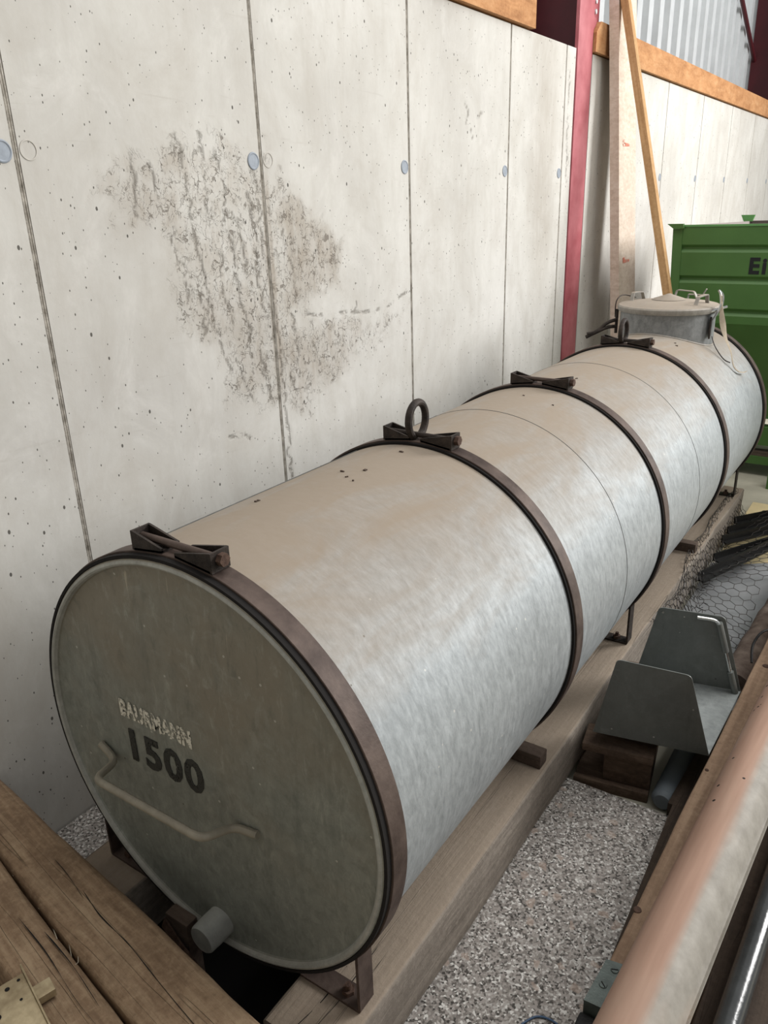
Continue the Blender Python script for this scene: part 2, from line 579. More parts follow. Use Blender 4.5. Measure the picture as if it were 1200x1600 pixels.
M_darkred_shade = simple('dark_red_with_shade', (74, 20, 28), 0.5, 0, 0.2, 8, 0.05)  # shade of the column web and rear flange is in this colour
M_clad = simple('cladding_sheet', (196, 200, 202), 0.45, 0.1, 0.1, 6, 0.03)
M_green = simple('green_paint', (74, 112, 56), 0.45, 0, 0.1, 5, 0.04)
M_lightgreen = simple('bright_green_paint', (96, 150, 88), 0.45, 0, 0.1, 5, 0.04)
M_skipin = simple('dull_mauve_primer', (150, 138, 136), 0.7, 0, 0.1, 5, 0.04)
M_blackpaint = simple('black_lettering', (22, 26, 28), 0.5, 0, 0.1, 30, 0)
M_floor = simple('pale_floor', (176, 172, 156), 0.8, 0, 0.25, 3, 0.2)
M_granite = granite()
M_steel = galvanised('shaded_sheet_steel', (104, 108, 105), (118, 122, 119), (140, 146, 144), 0.0, 14, True, 0.42)  # flap steel: darker copy of the tray sheet, shade in its colour
M_chrome = simple('bright_rod', (196, 198, 196), 0.25, 0.9, 0.1, 30, 0.02)
M_wire = simple('wire', (44, 39, 35), 0.5, 0.3, 0.2, 30, 0)
M_black = simple('black_iron_bar', (20, 19, 18), 0.5, 0.3, 0.4, 30, 0.3)
M_whiteplastic = simple('grey_white_sheet', (124, 126, 127), 0.5, 0, 0.15, 6, 0.1)
M_bluegrey = simple('blue_grey_plastic', (112, 120, 126), 0.6, 0, 0.15, 9, 0.1)
M_jute = simple('brown_rusty_tube', (96, 84, 75), 0.8, 0, 0.4, 22, 0.5, dark=(66, 52, 44))
M_yellow = simple('pale_yellow_board', (222, 204, 160), 0.7, 0, 0.12, 9, 0.1)
M_tubeblack = simple('glossy_black_tube', (58, 60, 60), 0.18, 0, 0.3, 18, 0.12, spec=0.7)
M_bracket = simple('grey_green_plate', (92, 100, 96), 0.5, 0.5, 0.25, 40, 0.2)
M_brass = simple('worn_brass_lock', (186, 172, 142), 0.4, 0.5, 0.22, 26, 0.1, dark=(134, 118, 92))
M_bluewire = simple('blue_cord', (60, 86, 116), 0.5, 0, 0.1, 30, 0)
M_web = simple('beige_webbing', (176, 163, 144), 0.9, 0, 0.2, 60, 0.4)
M_hole = simple('black_hole', (12, 11, 10), 0.9, 0, 0.1, 10, 0)
M_tankshade = simple('tank_shade_black', (18, 17, 16), 0.9, 0, 0.3, 10, 0.2)
M_cob = simple('cobweb', (176, 168, 150), 0.9, 0, 0.1, 10, 0)
M_drain = simple('white_plastic_outlet', (158, 160, 156), 0.6, 0, 0.25, 22, 0.1)


def pipe_mat():
    k = Mat('salmon_grey_sheet', 0.62, 0.0, 0.3)
    sx = k.sep(k.pos())[0]
    nz = k.noise(k.pos((30, 2, 30)), 1.0, 4, 0.6)
    f = k.ramp(k.math('ADD', sx, k.math('MULTIPLY', k.math('SUBTRACT', nz, 0.5), 0.02)), [(0.0, 0.0), (0.006, 0.0), (0.024, 1.0)])
    salmon = k.ramp(nz, [(0.3, lin((146, 116, 99))), (0.7, lin((170, 139, 121)))])
    grey = k.ramp(k.noise(k.pos(), 24, 5, 0.6), [(0.3, lin((132, 127, 118))), (0.7, lin((160, 155, 146)))])
    base = k.mix(f, salmon, grey)
    dust = k.noise(k.pos((7, 2, 7), off=(4, 4, 4)), 1.0, 4, 0.6)
    base = k.mix(k.ramp(dust, [(0.5, 0.0), (0.75, 0.5)]), base, lin((166, 146, 128)))
    mud = k.noise(k.pos((16, 7, 16), off=(2, 0.35, 1)), 1.0, 4, 0.6)
    base = k.mix(k.math('MULTIPLY', f, k.ramp(mud, [(0.64, 0.0), (0.72, 0.7)])), base, lin((124, 98, 70)))
    pv = k.pos((26, 26, 26))
    sp = k.math('MULTIPLY', k.math('LESS_THAN', k.voro(pv, 1.0), 0.11), k.math('GREATER_THAN', k.sep(k.voro(pv, 1.0, 'F1', 'Color'))[0], 0.72))
    base = k.mix(sp, base, lin((40, 34, 30)))
    k.color(base)
    k.bump(nz, 0.08, 0.004)
    return k.m


M_pipe = pipe_mat()


def worn(name, c, thr, scale, rough=0.7):
    """flaking print: gaps show the metal behind"""
    k = Mat(name, rough, 0, 0.3)
    v = k.pos(src='World')
    k.color(lin(c))
    a = k.math('ADD', k.math('MULTIPLY', k.noise(v, scale, 4, 0.7), 0.75), k.math('MULTIPLY', k.noise(v, scale * 0.25, 2, 0.5), 0.25))
    k.put(k.b.inputs['Alpha'], k.ramp(a, [(thr - 0.02, 0.0), (thr + 0.02, 1.0)]))
    return k.m


M_print = worn('worn_black_print', (58, 58, 54), 0.425, 230)
M_decal = worn('flaking_white_decal', (226, 222, 208), 0.495, 150)
M_redmark = worn('red_crayon', (226, 140, 118), 0.5, 120)

# ------------------------------------------------------------------ setting: floor, wall, cladding
FZ = -0.03
MB().box(-0.3, 9.0, -5.0, 13.0, FZ - 0.1, FZ).build('floor', M_floor, smooth=0, kind='structure')

MB().box(-0.3, 3.4, -2.5, -2.3, FZ, 4.2).build('added_shade_wall', simple('shade_wall_grey', (150, 146, 138), 0.9, 0, 0.1, 3, 0.1), smooth=0, kind='structure')  # unseen wall added behind the camera to hold back ambient light
wall = MB().box(-0.24, -0.008, -2.2, 3.265, FZ, 2.198).box(-0.24, -0.008, 3.49, 13.0, FZ, 2.198).build('wall_left', M_conc, smooth=0, kind='structure')

JY = [0.177, 0.936, 1.726, 2.541, 3.15]
JY2 = [4.02, 4.883, 5.804, 6.767, 7.74, 8.7, 9.65, 10.6, 11.6]
poly = np.array([(0.36, 1.57), (0.548, 1.66), (0.751, 1.70), (0.93, 1.66), (0.97, 1.59), (1.10, 1.55), (1.2, 1.47), (1.31, 1.397), (1.27, 1.27),
                 (1.12, 1.21), (1.08, 1.17), (1.27, 1.17), (1.5, 1.135), (1.70, 1.15), (1.50, 1.05), (1.25, .97), (1.08, .89), (.94, .90),
                 (.83, .96), (.70, .99), (.72, 1.16), (.60, 1.2), (.55, 1.27), (.577, 1.43), (.43, 1.50)])


def inside_dist(Y, Z, P):
    """signed distance to a polygon, positive inside"""
    d = np.full(Y.shape, 1e9)
    ins = np.zeros(Y.shape, bool)
    n = len(P)
    for i in range(n):
        a, b = P[i], P[(i + 1) % n]
        ab = b - a
        t = np.clip(((Y - a[0]) * ab[0] + (Z - a[1]) * ab[1]) / (ab @ ab), 0, 1)
        d = np.minimum(d, np.hypot(Y - a[0] - t * ab[0], Z - a[1] - t * ab[1]))
        c = ((a[1] > Z) != (b[1] > Z)) & (Y < (b[0] - a[0]) * (Z - a[1]) / (b[1] - a[1] + 1e-12) + a[0])
        ins ^= c
    return np.where(ins, d, -d)


def sstep(x, a, b):
    t = np.clip((x - a) / (b - a), 0, 1)
    return t * t * (3 - 2 * t)


rng = np.random.default_rng(3)
PH = rng.uniform(0, 6.28, (12, 2))
FR = rng.uniform(6, 42, (12, 2))


def wob(Y, Z, a=0.03):
    s = 0
    for i in range(12):
        s = s + np.sin(Y * FR[i, 0] + PH[i, 0] + 1.3 * np.sin(Z * FR[i, 1] * .5)) * np.cos(Z * FR[i, 1] + PH[i, 1]) / (1 + FR[i].mean() / 10)
    return s * a


tri = np.array([(0.99, 1.56), (1.12, 1.54), (1.31, 1.40), (1.27, 1.27), (1.12, 1.22), (1.0, 1.2)])
low = np.array([(0.9, 1.12), (1.06, 1.13), (1.3, 1.12), (1.35, 1.02), (1.2, .97), (1.0, .93), (.92, .95)])
midp = np.array([(.6, 1.25), (.72, 1.3), (.9, 1.2), (.92, 1.02), (.8, 1.0), (.72, 1.12)])
lft = np.array([(.38, 1.56), (.56, 1.62), (.62, 1.5), (.5, 1.47), (.42, 1.50)])
RIV = [[(.63, 1.69), (.645, 1.6), (.64, 1.52), (.66, 1.42), (.67, 1.33), (.69, 1.24)], [(.70, 1.70), (.715, 1.62), (.70, 1.5)],
       [(.76, 1.66), (.775, 1.58), (.765, 1.47), (.80, 1.4), (.79, 1.3), (.83, 1.2), (.82, 1.1)], [(.80, 1.5), (.83, 1.42), (.84, 1.33)],
       [(.62, 1.32), (.66, 1.25), (.64, 1.17)], [(.9, 1.62), (.91, 1.5), (.92, 1.38), (.95, 1.25), (.955, 1.1), (.96, .98), (.965, .7), (.965, .5)],
       [(1.0, 1.45), (1.03, 1.35), (1.05, 1.25)], [(.47, 1.64), (.48, 1.57), (.47, 1.5)], [(.53, 1.62), (.54, 1.54)], [(.86, 1.12), (.88, 1.02), (.9, .96)], [(.57, 1.45), (.60, 1.36), (.61, 1.28)], [(.73, 1.40), (.74, 1.28), (.77, 1.2)], [(.87, 1.55), (.885, 1.44), (.88, 1.3), (.90, 1.2)], [(1.02, 1.2), (1.04, 1.1), (1.03, 1.0)], [(1.12, 1.1), (1.14, 1.02)], [(.76, 1.1), (.79, 1.03), (.80, .97)], [(.68, 1.24), (.70, 1.16), (.74, 1.06)],
       [(1.10, 1.19), (1.17, 1.178)], [(1.27, 1.175), (1.30, 1.172)], [(1.34, 1.168), (1.43, 1.158)], [(1.48, 1.155), (1.51, 1.160)], [(1.55, 1.162), (1.60, 1.172)], [(1.64, 1.185), (1.69, 1.205)], [(1.36, 1.20), (1.36, 1.165)], [(.70, .882), (.74, .872)], [(.76, .872), (.79, .855)], [(1.0, 1.02), (1.02, .95)],
       [(2.14, 1.88), (2.17, 1.84), (2.16, 1.80)], [(2.20, 1.78), (2.21, 1.75)], [(2.25, 1.83), (2.28, 1.85)], [(3.2, 2.1), (3.2, 1.85), (3.22, 1.6)], [(3.2, 1.75), (3.24, 1.68)]]


def wall_panel(y0, y1, step):
    z0, z1 = FZ, 2.198
    ny = max(2, int((y1 - y0) / step))
    nz = max(2, int((z1 - z0) / step))
    ys = np.linspace(y0, y1, ny + 1)
    zs = np.linspace(z0, z1, nz + 1)
    Y, Z = np.meshgrid(ys, zs, indexing='ij')
    me = bpy.data.meshes.new('concrete_panel')
    co = np.stack([np.zeros(Y.size), Y.ravel(), Z.ravel()], 1)
    back = np.array([(-0.0079, y, z) for z in (z0, z1) for y in (y0, y1)])
    idx = np.arange(co.shape[0]).reshape(Y.shape)
    quads = np.stack([idx[:-1, :-1], idx[1:, :-1], idx[1:, 1:], idx[:-1, 1:]], -1).reshape(-1, 4).tolist()
    b = co.shape[0]
    quads += [[idx[0, 0], idx[0, -1], b + 2, b], [idx[-1, -1], idx[-1, 0], b + 1, b + 3], [idx[0, -1], idx[-1, -1], b + 3, b + 2], [idx[-1, 0], idx[0, 0], b, b + 1]]
    allc = np.concatenate([co, back])
    me.from_pydata(allc.tolist(), [], quads)
    YY, ZZ = allc[:, 1], allc[:, 2]
    w = wob(YY, ZZ, 0.028)
    w2 = wob(YY * 3.1 + 2, ZZ * 2.7, 0.03)
    st = sstep(inside_dist(YY, ZZ, poly) + w + w2, -0.06, 0.10)
    br = sstep(inside_dist(YY, ZZ, tri) + w * .6 + w2 * .5, -0.015, 0.05) * 0.62
    br = np.maximum(br, sstep(inside_dist(YY, ZZ, low) + w, -0.05, 0.05) * 0.5)
    br = np.maximum(br, sstep(inside_dist(YY, ZZ, midp) + w, -0.04, 0.06) * 0.4)
    br = np.maximum(br, sstep(inside_dist(YY, ZZ, lft) + w + w2, -0.03, 0.06) * 0.28)
    br = np.maximum(br, (np.abs(YY - 0.944) < 0.018) * sstep(ZZ, 0.85, 1.1) * sstep(-ZZ, -1.66, -1.5) * 0.75)
    # faint drips below the wall top further along
    br = np.maximum(br, sstep(0.22 - np.abs(YY - 2.92), 0, 0.2) * sstep(ZZ, 0.75, 1.6) * 0.45)
    rv = np.zeros(len(YY))
    for ln in RIV:
        for (a, c) in zip(ln[:-1], ln[1:]):
            a, c = np.array(a), np.array(c)
            ab = c - a
            yy = YY + wob(YY * 2.6, ZZ * 2.6, 0.010)
            t = np.clip(((yy - a[0]) * ab[0] + (ZZ - a[1]) * ab[1]) / (ab @ ab), 0, 1)
            dd = np.hypot(yy - a[0] - t * ab[0], ZZ - a[1] - t * ab[1])
            rv = np.maximum(rv, sstep(-dd, -0.008, -0.001))
    po = 0.36 + 0.34 * sstep(ZZ, 1.75, 2.15) + 0.22 * sstep(ZZ * 0 + YY, 1.9, 3.0) * sstep(ZZ, 1.1, 1.8)
    for jy in JY:
        po = po + 0.12 * np.exp(-((YY - jy - 0.03) / 0.06) ** 2)
    po = po + 0.16 * sstep(0.5 - YY, 0.0, 0.5) * sstep(0.9 - ZZ, 0, 0.4)
    for nm, arr in (('stain', st), ('brown', br), ('rivulet', rv), ('pores', po)):
        at = me.attributes.new(nm, 'FLOAT', 'POINT')
        at.data.foreach_set('value', arr.astype(np.float32))
    me.materials.append(M_conc)
    o = bpy.data.objects.new('concrete_panel', me)
    col.objects.link(o)
    o.parent = wall
    return o


G = 0.0068
edges = [-2.2] + JY + [3.265]
for a, b in zip(edges[:-1], edges[1:]):
    near = a >= 0.1 and b < 1.8
    wall_panel(a + (G if a > -2 else 0), b - (G if b < 3.2 else 0), 0.0065 if near else 0.013)
edges = [3.49] + JY2 + [13.0]
for a, b in zip(edges[:-1], edges[1:]):
    wall_panel(a + (G if a > 3.6 else 0), b - (G if b < 12.9 else 0), 0.03)

# the ridge of cement paste that leaked into each formwork joint
for i, jy in enumerate(JY + JY2):
    mb = MB()
    prev = None
    rings = []
    for s in range(60):
        z = FZ + (2.195 - FZ) * s / 59
        q = 0.0012 * mnoise.noise(Vector((jy * 9, z * 14, 0)))
        hgt = 0.001 + 0.0022 * abs(mnoise.noise(Vector((jy * 3, z * 9, 4))))
        e = 0.0007 * mnoise.noise(Vector((jy * 5, z * 30, 9)))
        g1 = 0.0022 if mnoise.noise(Vector((jy * 2, z * 5, 2))) > -0.1 else 0.0008
        rings.append([(-0.0032, jy - 0.0072, z), (-0.0022 + e, jy - 0.0045 + q, z), (-0.0008 + e, jy - 0.0030 + q, z), (-0.0034, jy - 0.0008 + q, z), (-0.0034, jy + 0.0006 + q, z),
                      (-0.001 - e, jy + 0.0028 + q, z), (-0.0012 - e, jy + 0.0048 + q, z), (-0.0032, jy + 0.0072, z)])
    vs = [p for r in rings for p in r]
    fs = [(k * 8 + j, k * 8 + j + 1, k * 8 + j + 9, k * 8 + j + 8) for k in range(59) for j in range(7)]
    mb.add(vs, fs)
    mb.build('joint_ridge', M_joint, parent=wall)

# tie-hole plugs: a blue-grey cone plug and a cement ring beside each joint
for jy in (0.177, 0.936, 1.726, 2.541, 3.15, 4.883, 5.804, 6.767, 7.74, 8.7):
    y = jy - 0.032
    z = 1.636
    MB().lathe([(0.0003, 0.0235), (0.0022, 0.0225), (0.003, 0.020), (0.0016, 0.0175), (0.0018, 0.0)], (0, y, z), 'x', 28).build('tie_plug', M_plug, parent=wall)
    if jy < 1.5:
        MB().lathe([(0.0003, 0.021), (0.0014, 0.0205), (0.0014, 0.0185), (0.0003, 0.018)], (0, jy + 0.03, z + 0.004), 'x', 28).build('tie_ring', M_ringmark, parent=wall)

# corrugated cladding above the wall, one sheet after another
clad = MB().box(-0.40, -0.36, -2.2, 13.0, 1.9, 2.2).build('wall_upper', M_clad, smooth=0, kind='structure')
pitch = 0.245


def clad_sheet(y0, n):
    prof = []
    for i in range(n):
        b = y0 + i * pitch
        prof += [(b, -0.345), (b + 0.125, -0.345), (b + 0.137, -0.303), (b + 0.232, -0.303)]
    prof.append((y0 + n * pitch, -0.345))
    vs = [(x, y, 2.05) for y, x in prof] + [(x, y, 4.6) for y, x in prof]
    m = len(prof)
    vs += [(x - 0.002, y, 2.05) for y, x in prof] + [(x - 0.002, y, 4.6) for y, x in prof]
    fs = [(i, i + 1, m + i + 1, m + i) for i in range(m - 1)] + [(2 * m + i, 3 * m + i, 3 * m + i + 1, 2 * m + i + 1) for i in range(m - 1)]
    fs += [(i, 2 * m + i, 2 * m + i + 1, i + 1) for i in range(m - 1)] + [(m + i, m + i + 1, 3 * m + i + 1, 3 * m + i) for i in range(m - 1)]
    MB().add(vs, fs).build('cladding_sheet', M_clad, parent=clad, smooth=0)


for i in range(9):
    clad_sheet(1.0 + i * 4 * pitch, 4)

# ------------------------------------------------------------------ steel column in the wall
cl = thing('steel_column', (-0.2, 3.377, FZ), 'faded red steel column standing in the gap of the concrete wall, shade coloured into its dark red sides', 'column')
MB().box(-0.012, 0.006, 3.272, 3.468, FZ, 4.6, 0.002).build('front_flange', M_pink, parent=cl)
MB().box(-0.30, -0.012, 3.372, 3.384, FZ, 4.6).build('web', M_darkred_shade, parent=cl, smooth=0)
MB().box(-0.318, -0.30, 3.272, 3.468, FZ, 4.6, 0.002).build('rear_flange', M_darkred_shade, parent=cl)
MB().box(-0.012, -0.004, 3.468, 3.56, 2.34, 2.62, 0.002).box(-0.02, 0.0, 3.468, 3.52, 2.29, 2.36).build('gusset_plate', M_pink, parent=cl)
for z in (2.385, 2.43):
    MB().lathe([(0, 0.012), (0.009, 0.012), (0.009, 0.0)], (-0.004, 3.495, z), 'x', 6).build('bolt_head', M_clad, parent=cl, smooth=0)
MB().tube([(-0.06, 3.46, 2.55), (-0.06, 3.66, 2.53)], 0.028, 14).build('tie_rod', M_black, parent=cl)

c2 = thing('steel_column', (-0.2, 9.2, FZ), 'dark red steel column beyond the corrugated cladding, cut by the frame', 'column')
MB().box(-0.012, 0.006, 8.62, 8.82, 2.1, 4.6).build('front_flange', M_darkred_shade, parent=c2, smooth=0)
MB().box(-0.30, -0.012, 8.71, 8.73, 2.1, 4.6).build('web', M_darkred_shade, parent=c2, smooth=0)
MB().tube([(-0.27, 8.75, 2.76), (-0.27, 7.45, 3.36), (-0.27, 6.6, 3.75)], 0.020, 12).build('wind_brace', M_darkred_shade, label='thin dark red diagonal brace rod in front of the corrugated cladding', cat='brace')

# wall-plate beams on top of the concrete wall
def plate_beam(y0, y1, slant, label):
    L = y1 - y0
    pts = [(y0, 2.205), (y1, 2.205), (y1, 2.345)]
    pts += [(y0 + slant, 2.345), (y0, 2.345 - slant * 0.9)] if slant else [(y0, 2.345)]
    mb = MB().prism(pts, -0.13, 0.022, 'x')
    return mb.build('wall_plate_beam', M_newbeam, smooth=0, loc=(-0.05, y0, 2.2), label=label, cat='beam')


plate_beam(-2.2, 2.735, 0, 'orange spruce beam lying on the concrete wall, left of the red column')
plate_beam(3.472, 13.0, 0.06, 'orange spruce beam lying on the concrete wall, right of the red column')

# ------------------------------------------------------------------ granite slab, pallet strip
MB().box(0.90, 1.365, -1.3, 0.84, FZ, 0.0, 0.002).build('granite_slab', M_granite, label='large grey speckled granite slab between the tank beam and the brown plank', cat='slab')
MB().box(0.004, 0.37, -1.3, 0.84, FZ, 0.0, 0.002).build('granite_slab', M_granite, label='grey speckled granite slab corner between the concrete wall and the tank', cat='slab')
MB().box(0.375, 0.895, -1.3, 3.0, FZ, FZ + 0.006, 0.001).build('under_tank_shade', M_tankshade, label='added black sheet standing in for the shade under the tank', cat='sheet')  # added black sheet, paints the shade between the beams

# ------------------------------------------------------------------ beams under the tank
def beam(p0, p1, w, h, label, cat, mat, seg=70, wb=0.005, bev=0.01, seed=0, w1=None, name='timber_beam'):
    p0, p1 = Vector(p0), Vector(p1)
    rz = math.atan2(-(p1.x - p0.x), p1.y - p0.y)
    mb = timber_mb(p0, p1, w, h, seg, wb, bev, seed, w1)
    o = Vector((p0.x, p0.y, p0.z - h))
    return local_build(mb, name, mat, o, rz, label=label, cat=cat, smooth=40)


b_right = beam((0.974, -0.225, 0.155), (0.974, 3.10, 0.155), 0.162, 0.154, 'long grey weathered square beam carrying the right side of the tank', 'beam', M_beam, 110, 0.005, 0.009, 1)
b_left = beam((0.378, -0.72, 0.155), (0.378, 3.10, 0.155), 0.166, 0.154, 'dark brown square beam carrying the wall side of the tank, mostly hidden', 'beam', M_pallet if False else M_beam, 80, 0.005, 0.009, 2)

def check_crack(parent, pts, w):
    P = smooth_path(pts, 8)
    inv = (Matrix.Translation(parent.location) @ parent.rotation_euler.to_matrix().to_4x4()).inverted()
    vs, n = [], len(P)
    for i, q in enumerate(P):
        ww = w * (0.25 + abs(mnoise.noise(Vector((q.y * 9, q.x * 9, 3)))) * 1.5) * min(1, i / 3, (n - 1 - i) / 3 + 0.15)
        j = 0.003 * mnoise.noise(Vector((q.y * 12, q.x * 3, 1)))
        d = (P[min(i + 1, n - 1)] - P[max(i - 1, 0)]).normalized()
        sd = d.cross(Vector((0, 0, 1))).normalized()
        vs += [inv @ (q + sd * (j - ww)), inv @ (q + sd * (j + ww))]
    fs = [(2 * i, 2 * i + 1, 2 * i + 3, 2 * i + 2) for i in range(n - 1)]
    o = MB().add(vs, fs).build('drying_crack', M_hole, smooth=0)
    o.parent = parent
    return o


ZC = 0.1562
for pts, w in (([(0.928, 0.10, ZC), (0.925, 0.45, ZC), (0.916, 0.8, ZC), (0.920, 1.2, ZC), (0.913, 1.75, ZC)], 0.0035), ([(0.922, 1.85, ZC), (0.917, 2.1, ZC), (0.915, 2.5, ZC)], 0.003),
               ([(0.952, -0.222, ZC), (0.962, -0.15, ZC), (0.960, -0.06, ZC)], 0.002), ([(0.983, -0.222, ZC), (0.988, -0.12, ZC), (0.985, 0.02, ZC)], 0.0016),
               ([(0.93, 0.32, ZC), (0.936, 0.55, ZC), (0.93, 0.78, ZC)], 0.0015)):
    check_crack(b_right, pts, w)

# ------------------------------------------------------------------ the tank
XT, ZT, R = 0.6907, 0.5477, 0.42
RS = R + 0.0105
tank = thing('liquid_tank', (XT, 1.4, 0.127), 'long galvanised cylindrical tank with five rusty straps lying on two beams', 'tank')


def body(y0, y1, r0):
    return MB().lathe([(y0, r0), (y1, r0)], (XT, 0, ZT), 'y', 128)


MB().lathe([(-0.115, R), (1.030, R), (1.031, R - 0.001), (1.0315, R), (1.803, R), (1.804, R - 0.001), (1.8045, R), (2.99, R), (3.0, R - 0.02), (3.03, R - 0.12), (3.04, 0.0)],
           (XT, 0, ZT), 'y', 144).build('barrel', M_tank, parent=tank)
for y in (1.031, 1.804):
    MB().lathe([(y - 0.0012, R + 0.0004), (y, R + 0.0011), (y + 0.0012, R + 0.0004)], (XT, 0, ZT), 'y', 144).build('seam', M_seam, parent=tank)
a = -0.42
px, pz = XT + (R + 0.0004) * math.sin(a), ZT + (R + 0.0004) * math.cos(a)
MB().tube([(px, -0.08, pz), (px, 1.03, pz)], 0.0016, 6).build('lengthwise_seam', M_seam, parent=tank)
cap = MB().lathe([(-0.09, R + 0.0012), (-0.128, R + 0.0012), (-0.135, R - 0.001), (-0.138, R - 0.006), (-0.136, R - 0.011), (-0.128, R - 0.016),
                  (-0.1245, R - 0.03), (-0.125, R - 0.06), (-0.128, 0.28), (-0.130, 0.14), (-0.131, 0.0005)], (XT, 0, ZT), 'y', 144).build('end_plate', M_cap, parent=tank)
MB().lathe([(-0.1345, R - 0.0015), (-0.1385, R - 0.005), (-0.1395, R - 0.0085), (-0.1375, R - 0.012), (-0.131, R - 0.0145)], (XT, 0, ZT), 'y', 144).build('rolled_rim', M_rimzinc, parent=tank)
# carrying handle on the end plate
def fillet(P, r=0.02, n=5):
    P = [Vector(p) for p in P]
    out = [P[0]]
    for i in range(1, len(P) - 1):
        a, b, c = P[i - 1], P[i], P[i + 1]
        u = (a - b)
        v = (c - b)
        ru = min(r, u.length * 0.45)
        rv = min(r, v.length * 0.45)
        s = b + u.normalized() * ru
        e = b + v.normalized() * rv
        for k in range(n + 1):
            t = k / n
            out.append(s * (1 - t) ** 2 + b * 2 * t * (1 - t) + e * t * t)
    out.append(P[-1])
    return out


hb = fillet([(0.402, -0.135, 0.496), (0.450, -0.136, 0.474), (0.484, -0.200, 0.484), (0.775, -0.200, 0.486), (0.775, -0.136, 0.463), (0.840, -0.135, 0.474)], 0.028, 6)
hb = fillet([(0.405, -0.136, 0.494), (0.452, -0.138, 0.472), (0.478, -0.206, 0.486), (0.772, -0.206, 0.488), (0.782, -0.139, 0.468), (0.838, -0.136, 0.474)], 0.022, 6)
MB().tube(hb, 0.0078, 12).build('carrying_handle', M_handle, parent=cap)


def text_mesh(body, name, mat, parent, size, ext, M, xscale=1.0, thick=0.0, space=1.0):
    cu = bpy.data.curves.new(name, 'FONT')
    cu.body = body
    cu.size = size
    cu.extrude = ext
    cu.offset = thick
    cu.space_character = space
    cu.resolution_u = 3
    tmp = bpy.data.objects.new(name + '_curve', cu)
    col.objects.link(tmp)
    dg = bpy.context.evaluated_depsgraph_get()
    dg.update()
    me = bpy.data.meshes.new_from_object(tmp.evaluated_get(dg))
    bpy.data.objects.remove(tmp)
    me.transform(Matrix.Diagonal((xscale, 1, 1, 1)))
    xs = [q.co.x for q in me.vertices]
    mat4 = M.copy()
    mat4.translation = mat4.translation - parent_loc(parent)
    me.transform(mat4)
    me.materials.clear()
    me.materials.append(mat)
    me.name = name
    o = bpy.data.objects.new(name, me)
    col.objects.link(o)
    o.parent = parent
    return o, max(xs) - min(xs)


face_y = -0.1316
MT = Matrix.Translation((0.484, face_y, 0.496)) @ Matrix.Rotation(PI / 2, 4, 'X')
text_mesh('1500', 'size_number', M_print, cap, 0.100, 0.0006, MT, 1.02, 0.003, 1.12)
MT = Matrix.Translation((0.487, face_y, 0.596)) @ Matrix.Rotation(PI / 2, 4, 'X')
text_mesh('BAURMANN', 'maker_lettering', M_decal, cap, 0.050, 0.0006, MT, 0.68, 0.0026, 1.1)

# drain stub low on the end plate
MB().lathe([(-0.182, 0.0), (-0.182, 0.028), (-0.178, 0.031), (-0.155, 0.032), (-0.12, 0.032)], (0.694, 0.0, 0.172), 'y', 28).build('drain_outlet', M_drain, parent=cap)


def tank_z(x, r):
    return ZT + math.sqrt(max(0, r * r - (x - XT) ** 2))


SY = [-0.1045, 0.6623, 1.379, 2.199, 2.965]
SW = 0.041
LB = ['front', 'second', 'third', 'fourth', 'last']
bands = []
for i, y in enumerate(SY):
    h = SW / 2
    st = MB().lathe([(y - h, R + 0.0066), (y - h, RS - 0.001), (y - h + 0.001, RS), (y + h - 0.001, RS), (y + h, RS - 0.001), (y + h, R + 0.0066)], (XT, 0, ZT), 'y', 144, closed=True).build('strap', M_strap, parent=tank)
    bands.append(st)
    MB().lathe([(y - h - (0.011 if i == 0 else 0.006), R + 0.0003), (y - h - (0.011 if i == 0 else 0.006), R + 0.0062), (y - h + 0.001, R + 0.0068), (y + h, R + 0.0068), (y + h, R + 0.0003)], (XT, 0, ZT), 'y', 144, closed=True).build('strap_edge_shade', M_edgeshade, parent=st)  # added black band: shade of the strap's near edge and gap as colour


def clamp(st, y, ring):
    zb = lambda x: tank_z(x, RS)
    hw = 0.0205
    t = 0.0045
    for sx, xo, xi in ((-1, 0.602, 0.672), (1, 0.785, 0.704)):
        z0, z1 = zb(xo), zb(xi)
        ho = 0.036
        mb = MB()
        for yy in (y - hw, y + hw - t):
            mb.prism([(xo, z0 + 0.001), (xo, z0 + ho), (xi, z1 + 0.009), (xi, z1 + 0.0015)], yy, yy + t, 'y')
        mb.prism([(xo, z0 + 0.001), (xo, z0 + ho), (xo - sx * -t, z0 + ho), (xo - sx * -t, z0 + 0.001)], y - hw, y + hw, 'y')
        mb.prism([(xo, z0 + 0.0005), (xo, z0 + 0.005), (xi, z1 + 0.005), (xi, z1 + 0.0005)], y - hw, y + hw, 'y')
        mb.build('clamp_ear', M_iron, parent=st, smooth=0)
    zc = zb(0.602) + 0.021
    zd = zb(0.785) + 0.021
    MB().tube([(0.602, y, zc), (0.795, y, zd)], 0.0068, 12).build('clamp_bolt', M_iron if ring else M_strap, parent=st)
    MB().lathe([(0.0, 0.0), (0.0, 0.0115), (0.011, 0.0115), (0.011, 0.0)], (0.7895, y, zd), 'x', 6).build('nut', M_rust, parent=st, smooth=0)
    if ring:
        pts = []
        for k in range(36):
            a = 2 * PI * k / 36
            pts.append((0.676, y + 0.012 + 0.0385 * math.cos(a), zb(0.676) + 0.044 + 0.043 * math.sin(a)))
        MB().tube(pts, 0.0092, 12, closed=True).build('lifting_eye', M_iron, parent=st)


for i in range(4):
    clamp(bands[i], SY[i], i in (1, 3))

